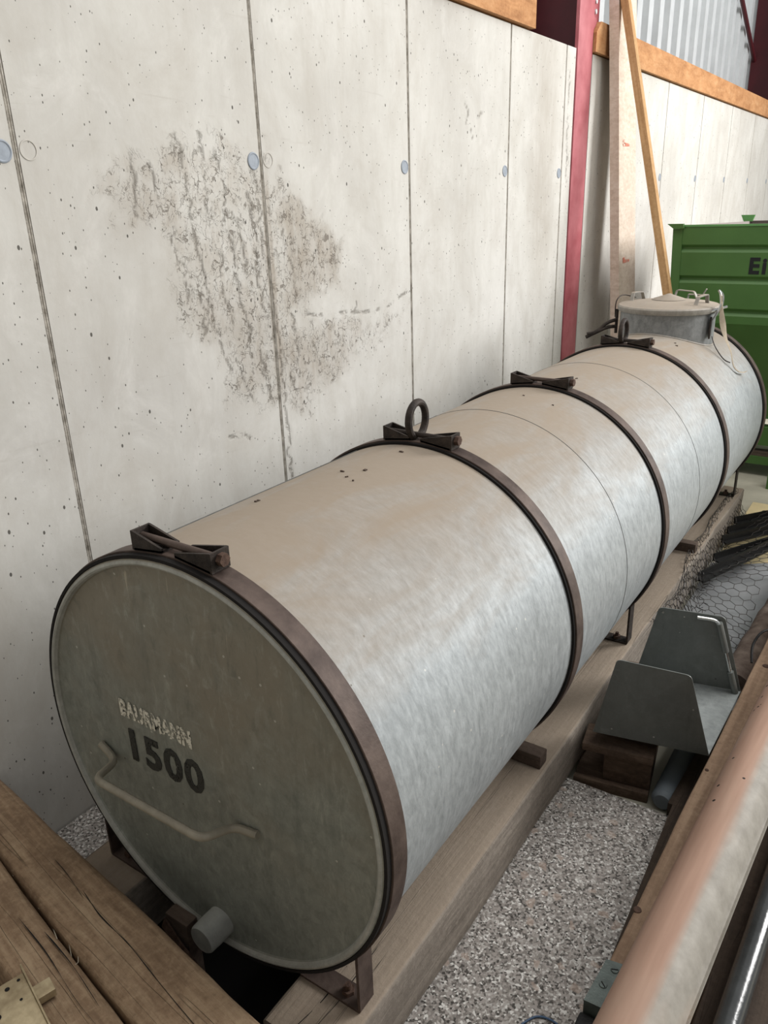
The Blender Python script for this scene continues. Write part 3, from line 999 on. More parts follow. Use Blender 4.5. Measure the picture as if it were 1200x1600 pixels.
# feet: a bent flat bar from the strap down to the beam, bolted
for i in (0, 2, 4):
    y = SY[i]
    for s in (1, -1):
        X = lambda x: XT + s * x
        xo = 0.348
        zt = ZT - math.sqrt(RS ** 2 - xo ** 2)
        t = 0.006
        zb0 = 0.1555
        mb = MB()
        mb.prism([(X(xo), zb0 + 0.006), (X(xo), zt + 0.004), (X(xo - t), zt - 0.002), (X(xo - t), zb0 + 0.006)], y - SW / 2, y + SW / 2, 'y')
        mb.prism([(X(xo), zb0 + 0.006), (X(xo - 0.003), zb0), (X(xo - 0.14), zb0), (X(xo - 0.14), zb0 + 0.006)], y - SW / 2, y + SW / 2, 'y')
        ft = mb.build('foot_bracket', M_strap if i == 0 else M_iron, parent=tank, smooth=0)
        MB().lathe([(0.0, 0.0125), (0.009, 0.0125), (0.009, 0.0)], (X(xo - 0.042), y, zb0 + 0.006), 'z', 6).lathe([(0.009, 0.006), (0.020, 0.006), (0.020, 0.0)], (X(xo - 0.042), y, zb0 + 0.006), 'z', 10).build('foot_bolt', M_rust, parent=ft, smooth=0)

# ---- manhole neck and lid
CX, CY = 0.705, 2.71
RN = 0.198
ztop = 1.064
vs, fs = [], []
seg = 72
for j in range(seg):
    a = 2 * PI * j / seg
    x, y = CX + RN * math.cos(a), CY + RN * math.sin(a)
    vs.append((x, y, tank_z(x, R) - 0.004))
for j in range(seg):
    a = 2 * PI * j / seg
    vs.append((CX + RN * math.cos(a), CY + RN * math.sin(a), ztop))
fs = [(j, (j + 1) % seg, seg + (j + 1) % seg, seg + j) for j in range(seg)] + [tuple(range(seg, 2 * seg))]
neck = MB().add(vs, fs).build('manhole_neck', M_neck, parent=tank)
pts = []
for j in range(seg):
    a = 2 * PI * j / seg
    x, y = CX + (RN + 0.002) * math.cos(a), CY + (RN + 0.002) * math.sin(a)
    pts.append((x, y, tank_z(x, R) + 0.001))
MB().tube(pts, 0.004, 8, closed=True).build('weld_bead', M_lid, parent=neck)
RL = 0.209
lid = MB().lathe([(ztop - 0.016, RL - 0.006), (ztop - 0.016, RL - 0.001), (ztop - 0.006, RL + 0.003), (ztop + 0.004, RL + 0.003), (ztop + 0.010, RL - 0.002), (ztop + 0.010, RL - 0.012),
                  (ztop + 0.014, RL - 0.02), (ztop + 0.028, 0.075), (ztop + 0.0285, 0.0005)], (CX, CY, 0), 'z', 72).build('manhole_lid', M_lid, parent=tank)
MB().lathe([(ztop + 0.026, 0.068), (ztop + 0.030, 0.070), (ztop + 0.034, 0.062), (ztop + 0.048, 0.018), (ztop + 0.053, 0.007), (ztop + 0.054, 0.0005)], (CX, CY, 0), 'z', 40).build('vent_cap', M_lid, parent=lid)


def strip(P, w, t, name, mat, parent, wdir):
    """flat bent bar along P, width w along wdir"""
    P = [Vector(p) for p in P]
    wd = Vector(wdir).normalized() * (w / 2)
    rings = []
    for i, p in enumerate(P):
        a = P[max(i - 1, 0)]
        b = P[min(i + 1, len(P) - 1)]
        n = (b - a).cross(wd).normalized() * (t / 2)
        rings.append([p + wd + n, p - wd + n, p - wd - n, p + wd - n])
    vs = [q for r in rings for q in r]
    fs = []
    for i in range(len(P) - 1):
        for j in range(4):
            fs.append((i * 4 + j, i * 4 + (j + 1) % 4, (i + 1) * 4 + (j + 1) % 4, (i + 1) * 4 + j))
    fs += [(0, 1, 2, 3), tuple(4 * (len(P) - 1) + j for j in (3, 2, 1, 0))]
    return MB().add(vs, fs).build(name, mat, parent=parent, smooth=40)


for ang in (-12, 78, 168, 258 + 0):
    if ang == 258:
        continue
    a = math.radians(ang)
    r0 = 0.150
    er = Vector((math.cos(a), math.sin(a), 0))
    et = Vector((-math.sin(a), math.cos(a), 0))
    c = Vector((CX, CY, ztop + 0.014)) + er * r0
    P = fillet([c - et * 0.085, c - et * 0.060, c - et * 0.040 + Vector((0, 0, 0.036)), c + et * 0.040 + Vector((0, 0, 0.040)), c + et * 0.050 + Vector((0, 0, 0.002)), c + et * 0.075], 0.008, 4)
    strip(P, 0.016, 0.004, 'lid_handle', M_lid, lid, er)

# hasp on the right of the neck, toggle wires, and the lever on the left
hx = CX + RN
strip([(hx + 0.003, CY - 0.05, 0.955), (hx + 0.004, CY - 0.05, 1.02), (hx + 0.016, CY - 0.05, 1.045), (hx + 0.02, CY - 0.05, 1.058)], 0.03, 0.005, 'hasp_plate', M_neck, neck, (0, 1, 0))
strip([(hx + 0.0015, CY - 0.07, 0.945), (hx + 0.0015, CY - 0.07, 1.035)], 0.012, 0.006, 'hasp_bar', M_iron, neck, (0, 1, 0))
MB().tube(smooth_path([(hx + 0.02, CY - 0.06, 1.05), (hx + 0.028, CY - 0.05, 1.085), (hx + 0.02, CY - 0.04, 1.125), (hx + 0.012, CY - 0.04, 1.14), (hx + 0.03, CY - 0.03, 1.115), (hx + 0.03, CY - 0.04, 1.06)], 5), 0.0045, 8).build('toggle_loop', M_chrome, parent=neck)
MB().tube([(hx - 0.01, CY - 0.075, 1.055), (hx + 0.05, CY - 0.03, 1.075)], 0.0055, 8).build('toggle_pin', M_chrome, parent=neck)
MB().tube(smooth_path([(hx + 0.01, CY - 0.06, 0.955), (hx + 0.03, CY - 0.07, 0.915), (hx + 0.07, CY - 0.08, 0.868), (hx + 0.10, CY - 0.08, 0.853)], 5), 0.0022, 6).build('safety_wire', M_wire, parent=neck)
lx = CX - RN
MB().tube([(lx - 0.006, CY - 0.06, 0.945), (lx - 0.006, CY - 0.06, 1.05)], 0.007, 8).build('lever_post', M_iron, parent=neck)
MB().tube(smooth_path([(lx - 0.004, CY - 0.06, 1.005), (lx - 0.04, CY - 0.09, 0.99), (lx - 0.075, CY - 0.12, 0.955), (lx - 0.11, CY - 0.14, 0.945)], 5), 0.008, 8).tube(
    smooth_path([(lx - 0.004, CY - 0.06, 0.975), (lx - 0.035, CY - 0.09, 0.972), (lx - 0.07, CY - 0.12, 0.955), (lx - 0.115, CY - 0.14, 0.93)], 5), 0.008, 8).build('fork_lever', M_iron, parent=neck)
MB().tube(smooth_path([(CX - 0.15, CY + 0.02, ztop + 0.03), (CX - 0.19, CY - 0.04, ztop + 0.045), (CX - 0.205, CY - 0.08, ztop + 0.02), (CX - 0.215, CY - 0.05, ztop - 0.05)], 5), 0.0025, 6).build('lid_wire', M_iron, parent=lid)
strip([(CX + 0.03, CY + 0.2, ztop + 0.005), (CX + 0.03, CY + 0.212, ztop + 0.03), (CX + 0.09, CY + 0.215, ztop + 0.028), (CX + 0.105, CY + 0.215, ztop + 0.055)], 0.02, 0.004, 'hinge_tab', M_lid, lid, (0, 1, 0))

# beige webbing hanging from the hasp over the barrel
web = []
for k, (x, y, z) in enumerate([(hx + 0.022, CY - 0.05, 1.125), (hx + 0.03, CY - 0.05, 1.10), (hx + 0.034, CY - 0.05, 1.06), (hx + 0.046, CY - 0.055, 1.01), (hx + 0.064, CY - 0.06, 0.955), (hx + 0.092, CY - 0.06, 0.895),
                               (1.012, CY - 0.06, 0.838), (1.030, CY - 0.04, 0.812), (1.044, CY + 0.005, 0.801), (1.05, CY + 0.04, 0.800)]):
    web.append((x, y, z))
web = smooth_path(web, 4)
rings = []
for i, p in enumerate(web):
    tw = 1.4 * math.sin(i * 0.16)
    wd = Vector((math.sin(tw) * 0.4, math.cos(tw), 0.1)).normalized() * (0.005 + 0.008 * math.exp(-((i / len(web) - 0.36) / 0.14) ** 2))
    rings.append([Vector(p) + wd, Vector(p) + Vector((0.003, 0, 0.003)), Vector(p) - wd, Vector(p) - Vector((0.001, 0, 0.001))])
vs = [q for r in rings for q in r]
fs = [(i * 4 + j, i * 4 + (j + 1) % 4, i * 4 + 4 + (j + 1) % 4, i * 4 + 4 + j) for i in range(len(rings) - 1) for j in range(4)]
MB().add(vs, fs).build('webbing_strap', M_web, label='frayed beige webbing strap hanging from the manhole clasp over the tank', cat='strap', smooth=60)

chips = MB()
for (x, y, sz) in ((0.690, 0.585, 0.006), (0.655, 0.40, 0.005), (0.70, 0.43, 0.006), (0.688, 0.37, 0.003), (0.60, 0.18, 0.006), (0.71, 0.36, 0.003), (0.745, 1.55, 0.004), (0.80, 1.22, 0.003), (0.70, 1.24, 0.003), (0.83, 2.42, 0.006), (0.815, 2.45, 0.004)):
    z = tank_z(x, R)
    for k in range(2):
        ox, oy = random.uniform(-1, 1) * sz, random.uniform(-1, 1) * sz
        chips.box(x + ox - sz * 0.6, x + ox + sz * 0.6, y + oy - sz * 0.35, y + oy + sz * 0.35, z - 0.0015, z + 0.0025)
chips.build('debris_chips', M_wedge, kind='stuff', smooth=0, label='tiny dark bark chips scattered on top of the tank', cat='debris')

# wooden chocks between tank and right beam
for y, lb in ((0.672, 'dark wooden wedge on the beam just under the second strap'), (2.215, 'dark wooden wedge on the beam beside the fourth strap')):
    MB().box(0.90, 1.044, y - 0.021, y + 0.021, 0.1545, 0.1935, 0.003).build('wooden_wedge', M_wedge, label=lb, cat='wedge', loc=(0.97, y, 0.1545))

# ------------------------------------------------------------------ things below the front end
MB().box(0.575, 0.64, -0.172, -0.142, 0.0, 0.165, 0.004).build('wood_offcut', M_wedge, label='small upright wooden offcut left of the white drain outlet under the tank end', cat='offcut')
strip([(0.575, -0.178, 0.145), (0.625, -0.186, 0.118), (0.675, -0.188, 0.086), (0.715, -0.186, 0.048), (0.735, -0.184, 0.002)], 0.022, 0.004, 'rusty_flat_bar', M_rust, None, (0.25, 0.3, 1.0))
tag(bpy.data.objects['rusty_flat_bar'], 'rusty flat iron bar leaning below the white drain outlet', 'iron bar')

# three old timbers in front
def front_timber(p0, p1, w, w1, h, label, seed):
    return beam(p0, p1, w, h, label, 'timber', M_timber, 90, 0.006, 0.016, seed, w1, 'old_timber')


def mid(a, b):
    return ((a[0] + b[0]) / 2, (a[1] + b[1]) / 2, a[2])


zt = 0.268
# far and near edges found on the top plane
f0 = (0.012, -0.176, zt); f1 = (1.25, -0.318, zt)
n0 = (0.006, -0.272, zt); n1 = (1.25, -0.478, zt)
front_timber(mid(f0, n0), mid(f1, n1), 0.099, 0.157, 0.112, 'thick old brown timber nearest the tank end, long crack in its top', 11)
g0 = (0.006, -0.277, zt); g1 = (1.25, -0.497, zt)
k0 = (0.006, -0.378, zt); k1 = (1.25, -0.592, zt)
front_timber(mid(g0, k0), mid(g1, k1), 0.100, 0.096, 0.112, 'old brown timber with the brass door lock lying on it', 12)
front_timber((0.03, -0.47, 0.12), (1.2, -0.68, 0.12), 0.09, 0.09, 0.119, 'dark lower timber in the near corner, behind the brass door lock', 13)
# long drying crack in the first timber
t1 = [q for q in bpy.data.objects if q.name.startswith('old_timber')]
check_crack(t1[0], [(0.48, -0.281, zt + 0.002), (0.56, -0.300, zt + 0.002), (0.66, -0.312, zt + 0.002), (0.78, -0.336, zt + 0.002), (0.95, -0.368, zt + 0.002)], 0.0016)
check_crack(t1[0], [(0.36, -0.262, zt + 0.002), (0.42, -0.273, zt + 0.002), (0.50, -0.293, zt + 0.002)], 0.0009)
check_crack(t1[1], [(0.50, -0.378, zt + 0.002), (0.60, -0.392, zt + 0.002), (0.72, -0.418, zt + 0.002)], 0.0009)
check_crack(t1[1], [(0.42, -0.385, zt + 0.002), (0.54, -0.402, zt + 0.002), (0.66, -0.428, zt + 0.002), (0.75, -0.44, zt + 0.002)], 0.0008)

# cobweb threads in the gap between the two timbers
cob = MB()
for (a, b) in (((0.33, -0.318, 0.262), (0.43, -0.345, 0.25)), ((0.45, -0.34, 0.25), (0.53, -0.372, 0.262)), ((0.55, -0.362, 0.262), (0.60, -0.39, 0.245)), ((0.585, -0.366, 0.262), (0.605, -0.386, 0.262)), ((0.25, -0.308, 0.262), (0.31, -0.325, 0.25))):
    m_ = (Vector(a) + Vector(b)) / 2 + Vector((0, 0, -0.012))
    cob.tube([a, m_, b], 0.0009, 5)
cob.build('cobweb_threads', M_cob, kind='stuff', label='dusty cobweb threads hanging in the gap between the two old timbers', cat='cobweb')

# brass door lock
A = math.atan2(-0.476 + 0.465, 0.0)
lk_c = Vector((0.575, -0.470, zt + 0.004))
fx = Vector((0.131, -0.025, 0)).normalized()      # along the face plate
fx = Vector((0.98, -0.2, 0)).normalized()
lock = thing('door_lock', (0.60, -0.47, zt), 'worn brass mortice door lock lying on the second timber', 'lock')
p_a = Vector((0.552, -0.452, 0))
p_b = Vector((0.665, -0.482, 0))
ex = (p_b - p_a).normalized()
ey = Vector((-ex.y, ex.x, 0))
MLk = Matrix(((ex.x, ey.x, 0, p_a.x), (ex.y, ey.y, 0, p_a.y), (0, 0, 1, zt + 0.003), (0, 0, 0, 1)))
L = 0.16
MB().box(-0.005, L, -0.0015, 0.0015, 0.0, 0.022, 0.0008, MLk).build('face_plate', M_brass, parent=lock)
case = MB().box(0.012, L - 0.01, -0.085, -0.0015, 0.003, 0.018, 0.001, MLk).build('lock_case', M_brass, parent=lock)
MB().box(0.052, 0.082, 0.0015, 0.030, 0.004, 0.019, 0.001, MLk).build('latch_bolt', M_brass, parent=lock)
for (hx_, hy_, hr) in ((0.022, -0.012, 0.0028), (0.027, -0.032, 0.004), (0.033, -0.052, 0.0062), (0.062, -0.02, 0.0025), (0.07, -0.06, 0.006)):
    c = MLk @ Vector((hx_, hy_, 0.0182))
    MB().lathe([(0.0, hr), (0.0003, hr), (0.0003, 0.0)], c, 'z', 16).build('screw_hole', M_hole, parent=case)

# ------------------------------------------------------------------ boards leaning at the back
bd = MB()
y0, y1 = 3.60, 3.885
bd.add([(-0.032 + 0.05, y0 - 0.02, 2.75), (0.018 - 0.045 + 0.05, y0 - 0.02, 2.75)], [])
bd = MB()
def lean(z):
    return LEAN0 + (2.45 - z) * LEANK
T = 0.050
LEAN0, LEANK = 0.078, 0.080
vs = []
for z in (FZ, 2.9):
    x = lean(z)
    vs += [(x - T, y0, z), (x, y0, z), (x, y1, z), (x - T, y1, z)]
bd.add(vs, [(0, 3, 2, 1), (4, 5, 6, 7), (0, 1, 5, 4), (1, 2, 6, 5), (2, 3, 7, 6), (3, 0, 4, 7)])
board = bd.build('sawn_board', M_board, smooth=0, loc=(0.2, 3.9, FZ), label='wide rough sawn board leaning against the concrete wall right of the red column', cat='board')
for zz in (1.77, 1.17):
    x = lean(zz) + 0.0012
    MB().prism([(y0 + 0.06, zz), (y0 + 0.17, zz + 0.004), (y0 + 0.17, zz + 0.016), (y0 + 0.09, zz + 0.02), (y0 + 0.085, zz + 0.036), (y0 + 0.06, zz + 0.03)], x, x + 0.0006, 'x').build('crayon_mark', M_redmark, parent=board, smooth=0, label='red crayon mark')

bt = MB()
a0 = Vector((0.796, 3.33, FZ))
a1 = Vector((0.074, 3.640, 2.55))
ax = (a1 - a0).normalized()
s1 = ax.cross(Vector((0, 1, 0))).normalized()
s2 = ax.cross(s1).normalized()
vs = []
for p in (a0, a1):
    for (u, v) in ((-1, -1), (1, -1), (1, 1), (-1, 1)):
        vs.append(p + s1 * u * 0.019 + s2 * v * 0.024)
vs2 = [Vector((q.x, q.y, max(q.z, FZ))) for q in vs]
M3 = Matrix((s1, s2, ax)).transposed().to_4x4()
M3.translation = a0
inv = M3.inverted()
btm = MB().add([inv @ q for q in vs2], [(0, 3, 2, 1), (4, 5, 6, 7), (0, 1, 5, 4), (1, 2, 6, 5), (2, 3, 7, 6), (3, 0, 4, 7)]).build('batten', M_batten, smooth=0, label='thin yellowish batten leaning across the wide sawn board', cat='batten')
btm.matrix_world = M3

# ------------------------------------------------------------------ green skip container
skip = thing('skip_container', (1.2, 4.3, FZ), 'green steel tipping container with black lettering behind the tank', 'container')
SX0, SX1 = 0.43, 2.5
YF, YB = 3.7, 5.0
ZTOP = 1.362
grooves = [1.25, 1.092, 0.925]
# front sheet profile in y,z with pressed grooves
prof = [(YF, ZTOP)]
for g in grooves:
    prof += [(YF, g + 0.018), (YF + 0.014, g + 0.004), (YF + 0.014, g - 0.004), (YF, g - 0.022)]
prof += [(YF, 0.863), (YF + 0.16, 0.50), (YF + 0.2, 0.33)]
xs = [SX0 + 0.045, SX1]
vs = []
for x in xs:
    vs += [(x, y, z) for y, z in prof]
m = len(prof)
for x in xs:
    vs += [(x, y + 0.004, z) for y, z in prof]
fs = [(i, i + 1, m + i + 1, m + i) for i in range(m - 1)] + [(2 * m + i, 3 * m + i, 3 * m + i + 1, 2 * m + i + 1) for i in range(m - 1)]
front = MB().add(vs, fs).build('front_panel', M_green, parent=skip, smooth=0)
MB().prism([(SX0, ZTOP), (SX0 + 0.05, ZTOP), (SX0 + 0.066, 0.86), (SX0 + 0.022, 0.86)], YF - 0.004, YF + 0.05, 'y').build('corner_post', M_green, parent=skip, smooth=0)
MB().box(SX0 + 0.045, SX1, YF - 0.003, YF + 0.02, ZTOP - 0.004, ZTOP + 0.006).build('top_rim', M_lightgreen, parent=skip, smooth=0)
# side wall and back wall seen over the rim
MB().add([(SX0 + 0.004, YF + 0.05, ZTOP), (0.565, YB, ZTOP - 0.015), (0.62, YB, 0.35), (SX0 + 0.06, YF + 0.16, 0.5), (SX0 + 0.03, YF + 0.05, 0.86),
          (SX0 + 0.012, YF + 0.05, ZTOP), (0.573, YB, ZTOP - 0.015), (0.628, YB, 0.35), (SX0 + 0.068, YF + 0.16, 0.5), (SX0 + 0.038, YF + 0.05, 0.86)],
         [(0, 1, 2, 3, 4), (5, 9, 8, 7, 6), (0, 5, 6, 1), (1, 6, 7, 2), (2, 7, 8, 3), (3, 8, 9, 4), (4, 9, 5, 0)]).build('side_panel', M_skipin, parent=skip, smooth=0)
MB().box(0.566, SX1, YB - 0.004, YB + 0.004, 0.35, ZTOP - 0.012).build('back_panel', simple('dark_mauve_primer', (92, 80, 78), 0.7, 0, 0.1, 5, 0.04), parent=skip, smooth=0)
MB().prism([(SX0 - 0.028, ZTOP + 0.012), (SX0 + 0.055, ZTOP + 0.012), (SX0 + 0.06, ZTOP - 0.012), (SX0 + 0.008, ZTOP - 0.014)], YF - 0.02, YF + 0.006, 'y').build('stacking_lug', M_green, parent=skip, smooth=0)
MB().prism([(0.515, ZTOP + 0.024), (0.60, ZTOP + 0.024), (0.587, ZTOP - 0.016), (0.535, ZTOP - 0.018)], YB - 0.01, YB + 0.012, 'y').build('stacking_lug', M_lightgreen, parent=skip, smooth=0)
# base frame under the hopper
MB().box(SX0 + 0.1, SX1, 3.92, 4.0, 0.155, 0.262).build('frame_rail', M_green, parent=skip, smooth=0)
MB().box(SX0 + 0.1, SX1, 3.97, 4.9, 0.30, 0.335).build('hopper_floor', M_lightgreen, parent=skip, smooth=0)
MB().box(SX0 + 0.1, SX1, 3.90, 3.96, 0.045, 0.088).build('ground_rail', M_green, parent=skip, smooth=0)
MB().box(1.075, 1.16, 3.70, 3.78, FZ, 0.115).build('rail_foot', M_green, parent=skip, smooth=0)
MB().box(SX0 + 0.2, SX1, 3.925, 3.985, 0.088, 0.116).build('wood_packer', M_wedge, parent=skip, smooth=0)
for rx in (SX0 + 0.15, 1.5):
    MB().box(rx, rx + 0.1, 3.965, 4.8, FZ, 0.155).build('runner', M_black, parent=skip, smooth=0)
MT = Matrix.Translation((0.832, YF - 0.001, 1.125)) @ Matrix.Rotation(PI / 2, 4, 'X')
text_mesh('Ei', 'lettering', M_blackpaint, front, 0.110, 0.001, MT, 0.98, 0.004, 1.2)

# ------------------------------------------------------------------ right side: pallet, tray, mesh, bars, sheet
ang = math.radians(9.5)
pal = thing('small_pallet', (1.16, 1.1, FZ), 'dark worn wooden pallet squeezed between the beam and the plank', 'pallet')
MP = Matrix.Translation((1.09, 0.868, FZ)) @ Matrix.Rotation(ang, 4, 'Z')
for k in range(4):
    y = k * 0.125
    MB().box(-0.014 if k == 0 else 0.03, 0.176, y, y + 0.1, 0.118, 0.142, 0.006, MP).build('deck_board', M_pallet, parent=pal)
for y in (0.02, 0.36):
    MB().box(0.045, 0.172, y, y + 0.1, 0.018, 0.118, 0.004, MP).build('block', M_pallet, parent=pal)
MB().box(-0.03, 0.172, -0.008, 0.012, 0.0, 0.03, 0.003, MP).box(-0.03, 0.172, 0.012, 0.47, 0.0, 0.018, 0.003, MP).build('bottom_board', M_pallet, parent=pal)

tray = thing('steel_tray', (1.25, 1.1, 0.152), 'bent grey sheet steel bracket with two upright flaps standing on the pallet', 'bracket')
Z0 = 0.150
q = {'fl': (1.100, 0.881), 'fr': (1.389, 0.941), 'br': (1.399, 1.283), 'bl': (1.108, 1.225)}
MB().prism([q['fl'], q['fr'], q['br'], q['bl']], Z0, Z0 + 0.003, 'z').build('base_sheet', galvanised('lit_sheet_steel', (136, 141, 140), (168, 173, 172), (150, 150, 150), 0.0, 20, True, 0.38), parent=tray, smooth=0)  # same sheet as the flaps, lit tone put into the colour


def flap(p0, p1, tl, tr, z1, name):
    """upright trapezoid with rounded top corners; p0,p1 bottom xy, tl,tr top xy"""
    p0, p1 = Vector((*p0, Z0)), Vector((*p1, Z0))
    a, b = Vector((*tl, z1)), Vector((*tr, z1))
    out = fillet([p0, a, b, p1], 0.014, 5)
    n = (p1 - p0).cross(a - p0).normalized() * 0.0028
    m = len(out)
    vs = out + [p + n for p in out]
    fs = [tuple(range(m)), tuple(range(2 * m - 1, m - 1, -1))] + [(i, i + m, (i + 1) % m + m, (i + 1) % m) for i in range(m)]
    return MB().add(vs, fs).build(name, M_steel, parent=tray, smooth=0)


fl1 = flap(q['fl'], q['fr'], (1.150, 0.872), (1.330, 0.893), 0.40, 'front_flap')
fl2 = flap(q['bl'], q['br'], (1.161, 1.208), (1.334, 1.243), 0.40, 'rear_flap')
e0 = Vector((1.396, 1.276, Z0 + 0.004))
e1 = Vector((1.332, 1.236, 0.392))
dv = e1 - e0
off = Vector((-0.010, -0.012, 0))
for ta, tb_ in ((0.0, 0.30), (0.58, 0.97)):
    MB().tube([e0 + dv * ta + off, e0 + dv * tb_ + off], 0.0095, 12).build('hinge_tube', M_steel, parent=fl2)
pr = [e0 + dv * 0.02 + off, e0 + dv * 0.95 + off, e0 + dv * 1.0 + off + Vector((-0.01, 0, 0.0)), e0 + dv * 1.0 + off + Vector((-0.055, -0.01, 0.0))]
MB().tube(fillet(pr, 0.014, 5), 0.0052, 10).build('hinge_rod', M_chrome, parent=fl2)
for p in ((1.174, 1.2065, 0.386), (1.322, 1.2385, 0.386)):
    MB().lathe([(-0.001, 0.0035), (0.0012, 0.0035), (0.0012, 0)], p, 'y', 12).build('corner_rivet', M_chrome, parent=fl2)

# plank, pipe, tube on the right
plk = beam((1.425, 0.115, 0.17), (1.475, 2.05, 0.17), 0.105, 0.168, 'brown plank edge beside the granite slab with bolt heads and a steel end plate', 'plank', M_plank, 80, 0.003, 0.006, 21, name='wood_plank')
def on_plank(mb, name, mat, smooth=30):
    inv = (Matrix.Translation(plk.location) @ plk.rotation_euler.to_matrix().to_4x4()).inverted()
    mb.v = [tuple(inv @ Vector(p)) for p in mb.v]
    o = mb.build(name, mat, smooth=smooth)
    o.parent = plk
    return o


for (x, y, r) in ((1.386, 0.348, 0.0085), (1.402, 0.852, 0.005), (1.44, 1.43, 0.012)):
    on_plank(MB().lathe([(0.0, r), (0.003, r * 0.9), (0.005, r * 0.4), (0.0055, 0.0)], (x, y, 0.169), 'z', 18), 'bolt_head', M_rust)
on_plank(MB().prism([(1.372, 0.205), (1.425, 0.215), (1.42, 0.112), (1.366, 0.108)], 0.1695, 0.1735, 'z').prism([(1.366, 0.108), (1.42, 0.112), (1.42, 0.108), (1.366, 0.104)], 0.12, 0.1735, 'z'), 'end_plate', M_bracket, 0)
for (x, y, a) in ((1.393, 0.19, 0.4), (1.385, 0.150, -0.7)):
    on_plank(MB().lathe([(0.0, 0.0075), (0.0022, 0.0065), (0.0024, 0.0)], (x, y, 0.1735), 'z', 16), 'screw', M_bracket)
    c, s = math.cos(a), math.sin(a)
    on_plank(MB().box(-0.006, 0.006, -0.001, 0.001, 0.0, 0.0006, 0, Matrix.Translation((x, y, 0.1757)) @ Matrix.Rotation(a, 4, 'Z')), 'screw_slot', M_hole, 0)
# black iron hinge pieces hanging at the plank end
hg = thing('iron_hinge', (1.37, 0.06, FZ), 'black iron hinge pieces at the near end of the brown plank', 'hinge')
MB().box(1.362, 1.43, 0.055, 0.100, 0.02, 0.15, 0.006).build('hinge_block', M_black, parent=hg)
MB().prism([(1.335, 0.06), (1.40, 0.03), (1.40, 0.0), (1.345, 0.02), (1.33, 0.04)], 0.118, 0.135, 'z').build('hinge_leaf', M_black, parent=hg)
MB().prism([(1.318, 0.03), (1.39, -0.005), (1.39, -0.03), (1.33, 0.0)], 0.09, 0.106, 'z').build('hinge_leaf', M_black, parent=hg)
MB().tube([(1.385, 0.03, FZ), (1.385, 0.03, 0.12)], 0.012, 10).build('hinge_pin', M_black, parent=hg)

# formed sheet profile: a half pipe with a flat side and a rolled lip
prof = []
r = 0.060
for k in range(0, 22):
    a = math.radians(205 - 155 * k / 21)
    prof.append((r * math.cos(a), r * math.sin(a)))
prof += [(0.055, 0.020), (0.059, 0.010), (0.063, 0.006), (0.067, 0.009), (0.068, 0.003), (0.062, -0.006), (0.053, 0.006)]
inner = []
for k in range(0, 22):
    a = math.radians(50 + 155 * k / 21)
    inner.append(((r - 0.006) * math.cos(a), (r - 0.006) * math.sin(a)))
full = prof + inner
c0 = Vector((1.4505, -0.35, 0.238))
c1 = Vector((1.5555, 1.80, 0.238))
rz = math.atan2(-(c1.x - c0.x), c1.y - c0.y)
Lp = (c1 - c0).length
pm = MB().prism([(a, b) for a, b in full], 0.0, Lp, 'y')
pp = pm.build('profile_pipe', M_pipe, smooth=35, label='large salmon and grey half-round metal profile lying along the right edge', cat='pipe')
pp.location = c0
pp.rotation_euler = (0, 0, rz)

beam((1.59, -0.35, 0.095), (1.66, 1.8, 0.095), 0.16, 0.12, 'very dark board under the glossy black tube', 'board', M_darkplank, 40, 0.003, 0.006, 22, name='dark_board')
tb = MB().lathe([(0.0, 0.019), (0.0, 0.0235), (2.0, 0.0235), (2.0, 0.019)], (0, 0, 0), 'y', 40).build('black_tube', M_tubeblack, label='glossy black tube lying beside the salmon profile at the right edge', cat='tube')
tb.location = (1.566, -0.35, 0.1195)
tb.rotation_euler = (0, 0, -0.035)
beam((1.74, -0.35, 0.06), (1.80, 1.5, 0.06), 0.09, 0.085, 'nearly black board at the far right beyond the glossy tube', 'board', M_darkplank, 30, 0.003, 0.006, 23, name='dark_board')

# blue cord end on the slab
MB().tube(smooth_path([(1.245, 0.118, 0.002), (1.262, 0.146, 0.003), (1.285, 0.155, 0.004), (1.308, 0.15, 0.002), (1.3, 0.10, 0.002)], 6), 0.002, 8).build('blue_cord', M_bluewire, label='short end of thin blue cord on the granite slab', cat='cord')

MB().prism([(1.352, 0.25), (1.366, 0.25), (1.386, 0.845), (1.334, 0.845)], 0.0006, 0.035, 'z').prism([(1.322, 0.8455), (1.386, 0.8455), (1.40, 1.35), (1.345, 1.35)], FZ, 0.035, 'z').build('edging_strip', M_darkplank, smooth=0, label='dark wooden strip wedged between the granite slab and the brown plank', cat='strip')
# white tube by the pallet
MB().lathe([(0.0, 0.0), (0.0, 0.022), (0.012, 0.031), (0.40, 0.031), (0.40, 0.0)], (1.300, 0.878, FZ + 0.031), 'y', 24).build('white_tube', M_bluegrey, label='short white plastic tube on the floor between pallet and plank', cat='tube')

# wrinkled grey white sheet on the floor
vs, fs = [], []
nx, ny = 36, 80
for i in range(nx + 1):
    for j in range(ny + 1):
        x = 1.062 + 0.335 * i / nx
        y = 1.36 + 1.2 * j / ny
        w = mnoise.noise(Vector((x * 5, y * 5, 0))) * 0.018 + 0.016 * math.sin(y * 34 + 3 * math.sin(x * 7) - x * 9) * sstep(np.array(y), 2.0, 2.4).item()
        vs.append((x, y, FZ + 0.024 + max(-0.02, w)))
for i in range(nx):
    for j in range(ny):
        a = i * (ny + 1) + j
        fs.append((a, a + ny + 1, a + ny + 2, a + 1))
MB().add(vs, fs).build('plastic_sheet', M_whiteplastic, smooth=80, label='wrinkled grey white plastic sheet on the floor under the chicken wire', cat='sheet')
MB().box(1.06, 1.6, 2.60, 3.42, FZ, FZ + 0.012, 0.002).build('yellow_panel', M_yellow, label='pale yellow panel lying flat on the floor beyond the black bars', cat='panel')

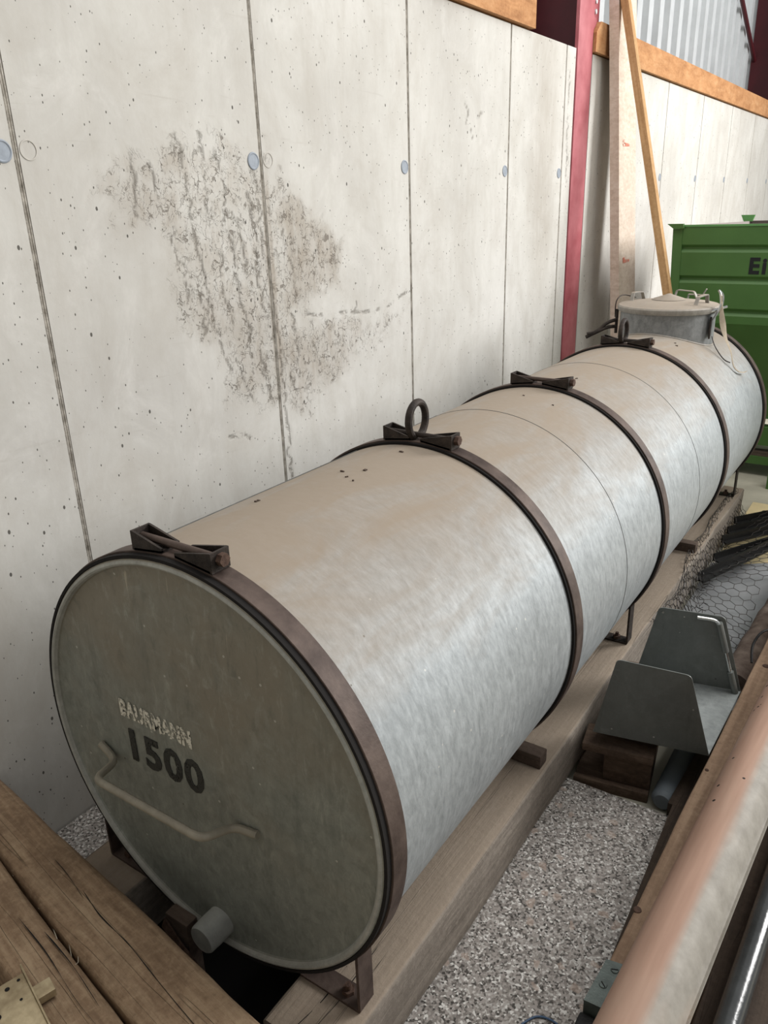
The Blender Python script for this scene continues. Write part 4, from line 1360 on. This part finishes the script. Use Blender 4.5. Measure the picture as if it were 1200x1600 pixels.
# angle irons
def angle_iron(p0, p1, w, label, g='black angle irons behind the beam'):
    p0, p1 = Vector(p0), Vector(p1)
    d = (p1 - p0).normalized()
    s = d.cross(Vector((0, 0, 1))).normalized()
    u = Vector((0, 0, 1))
    t = 0.006
    sec = [(0, 0), (w, 0), (w, t), (t, t), (t, w), (0, w)]
    vs = [p + s * a + u * b for p in (p0, p1) for a, b in sec]
    n = 6
    fs = [tuple(range(n)), tuple(range(2 * n - 1, n - 1, -1))] + [(i, i + n, (i + 1) % n + n, (i + 1) % n) for i in range(n)]
    return MB().add(vs, fs).build('angle_iron', M_black, smooth=0, label=label, cat='iron bar', group=g)


def bar_pts(a, b, ext=0.28):
    a, b = Vector(a), Vector(b)
    d = (b - a)
    return a, b + d.normalized() * ext


for (a, b, lb) in (((1.066, 2.175, 0.05), (1.246, 2.665, 0.05), 'black angle iron nearest the steel bracket, under the chicken wire'),
                   ((1.078, 2.40, 0.05), (1.25, 2.72, 0.05), 'black angle iron just behind the one nearest the steel bracket'),
                   ((1.064, 2.62, 0.05), (1.214, 2.85, 0.05), 'black angle iron, third from the steel bracket'),
                   ((1.062, 2.74, 0.05), (1.20, 2.955, 0.05), 'black angle iron, fourth from the steel bracket, along the yellow panel edge'),
                   ((1.064, 2.88, 0.05), (1.184, 3.05, 0.05), 'black angle iron farthest from the steel bracket, over the yellow panel')):
    p, q_ = bar_pts(a, b)
    angle_iron(p, q_, 0.034, lb)

# brown rusty tube with a hole in its flattened end
tbz = 0.045
pts, rad = [], []
for k in range(14):
    t = k / 13
    pts.append((1.348 + 0.05 * t, 1.50 + 0.95 * t, tbz - 0.012 + 0.012 * t))
    rad.append(0.050 - 0.006 * t + 0.003 * math.sin(k * 2.1))
rb = MB().tube(pts, 0.05, 20, rad=rad, flat=0.85).build('rusty_pipe', M_jute, label='brown rusty pipe with a dark hole in its near end, beside the plank', cat='pipe', loc=(1.37, 1.5, FZ))
MB().lathe([(-0.0015, 0.014), (-0.0005, 0.018), (0.001, 0.0)], (1.348, 1.4985, tbz - 0.008), 'y', 18).build('end_hole', M_hole, parent=rb)
MB().tube(smooth_path([(1.40, 1.42, 0.175), (1.39, 1.47, 0.21), (1.41, 1.52, 0.24), (1.45, 1.56, 0.22), (1.47, 1.5, 0.18), (1.5, 1.56, 0.23)], 5), 0.004, 8).build('wire_loop', M_black, label='bent black wire loop above the far end of the brown plank', cat='wire')

# ------------------------------------------------------------------ chicken wire
def drape(u, v):
    """u across from the beam top towards the right, v along the beam"""
    # profile: over the beam edge, down its face, then over the floor
    edge = 1.055 - 0.045 * math.exp(-((v - 2.75) / 0.35) ** 2) - 0.03 * math.exp(-((v - 2.2) / 0.25) ** 2) + 0.025 * math.exp(-((v - 1.75) / 0.2) ** 2)
    nx_ = mnoise.noise_vector(Vector((u * 6, v * 5, 1.0)))
    if u < 0.2:
        t = u / 0.2
        x = edge + 0.02 * t + 0.045 * t * t
        z = 0.170 - 0.14 * t ** 1.3
    else:
        t = u - 0.2
        x = edge + 0.065 + t * 0.92
        z = 0.03 + 0.07 * sstep(np.array(v), 2.0, 2.3).item() * (1 - math.exp(-t * 14)) * 1.0 + 0.02 * math.sin(t * 9 + v * 4)
    return Vector((x + nx_.x * 0.012, v + nx_.y * 0.02, max(0.012, z + nx_.z * 0.014)))


cw = MB()
hx_w, hx_h = 0.050, 0.043          # hexagon pitch
seen = set()


def wire_seg(a, b):
    k = (round((a[0] + b[0]) * 2000), round((a[1] + b[1]) * 2000))
    if k in seen:
        return
    seen.add(k)
    pa, pb = drape(*a), drape(*b)
    cw.tube([pa, (pa + pb) / 2, pb], 0.0013, 4)


vmax = 3.02
for r_ in range(0, 40):
    for c_ in range(0, 11):
        cu = 0.005 + c_ * hx_w + (hx_w / 2 if r_ % 2 else 0)
        cv = 1.58 + r_ * hx_h
        if cv > vmax or cu > (0.42 if cv < 2.3 else 0.52):
            continue
        hexp = []
        for k in range(6):
            a = math.radians(30 + 60 * k)
            hexp.append((max(0.0, cu + hx_w * 0.577 * math.cos(a)), cv + hx_h * 0.667 * math.sin(a)))
        for k in range(6):
            wire_seg(hexp[k], hexp[(k + 1) % 6])
# a crumpled second layer folded back over the beam edge
for r_ in range(0, 44):
    for c_ in range(0, 6):
        cu = 0.0 + c_ * 0.038 + (0.019 if r_ % 2 else 0)
        cv = 1.62 + r_ * 0.032
        hexp = []
        for k in range(6):
            a = math.radians(30 + 60 * k)
            u_, v_ = max(0.0, cu + 0.022 * math.cos(a)), cv + 0.0213 * math.sin(a)
            q = drape(u_, v_)
            nn = mnoise.noise_vector(Vector((u_ * 9 + 5, v_ * 7, 8.0)))
            hexp.append(q + Vector((0.008 + abs(nn.x) * 0.02, nn.y * 0.03, 0.006 + abs(nn.z) * 0.014)))
        for k in range(3):
            cw.tube([hexp[k], hexp[k + 1]], 0.0012, 3)
cw.build('chicken_wire', M_wire, kind='stuff', smooth=0, label='crumpled hexagonal chicken wire draped from the beam over the floor', cat='wire mesh')
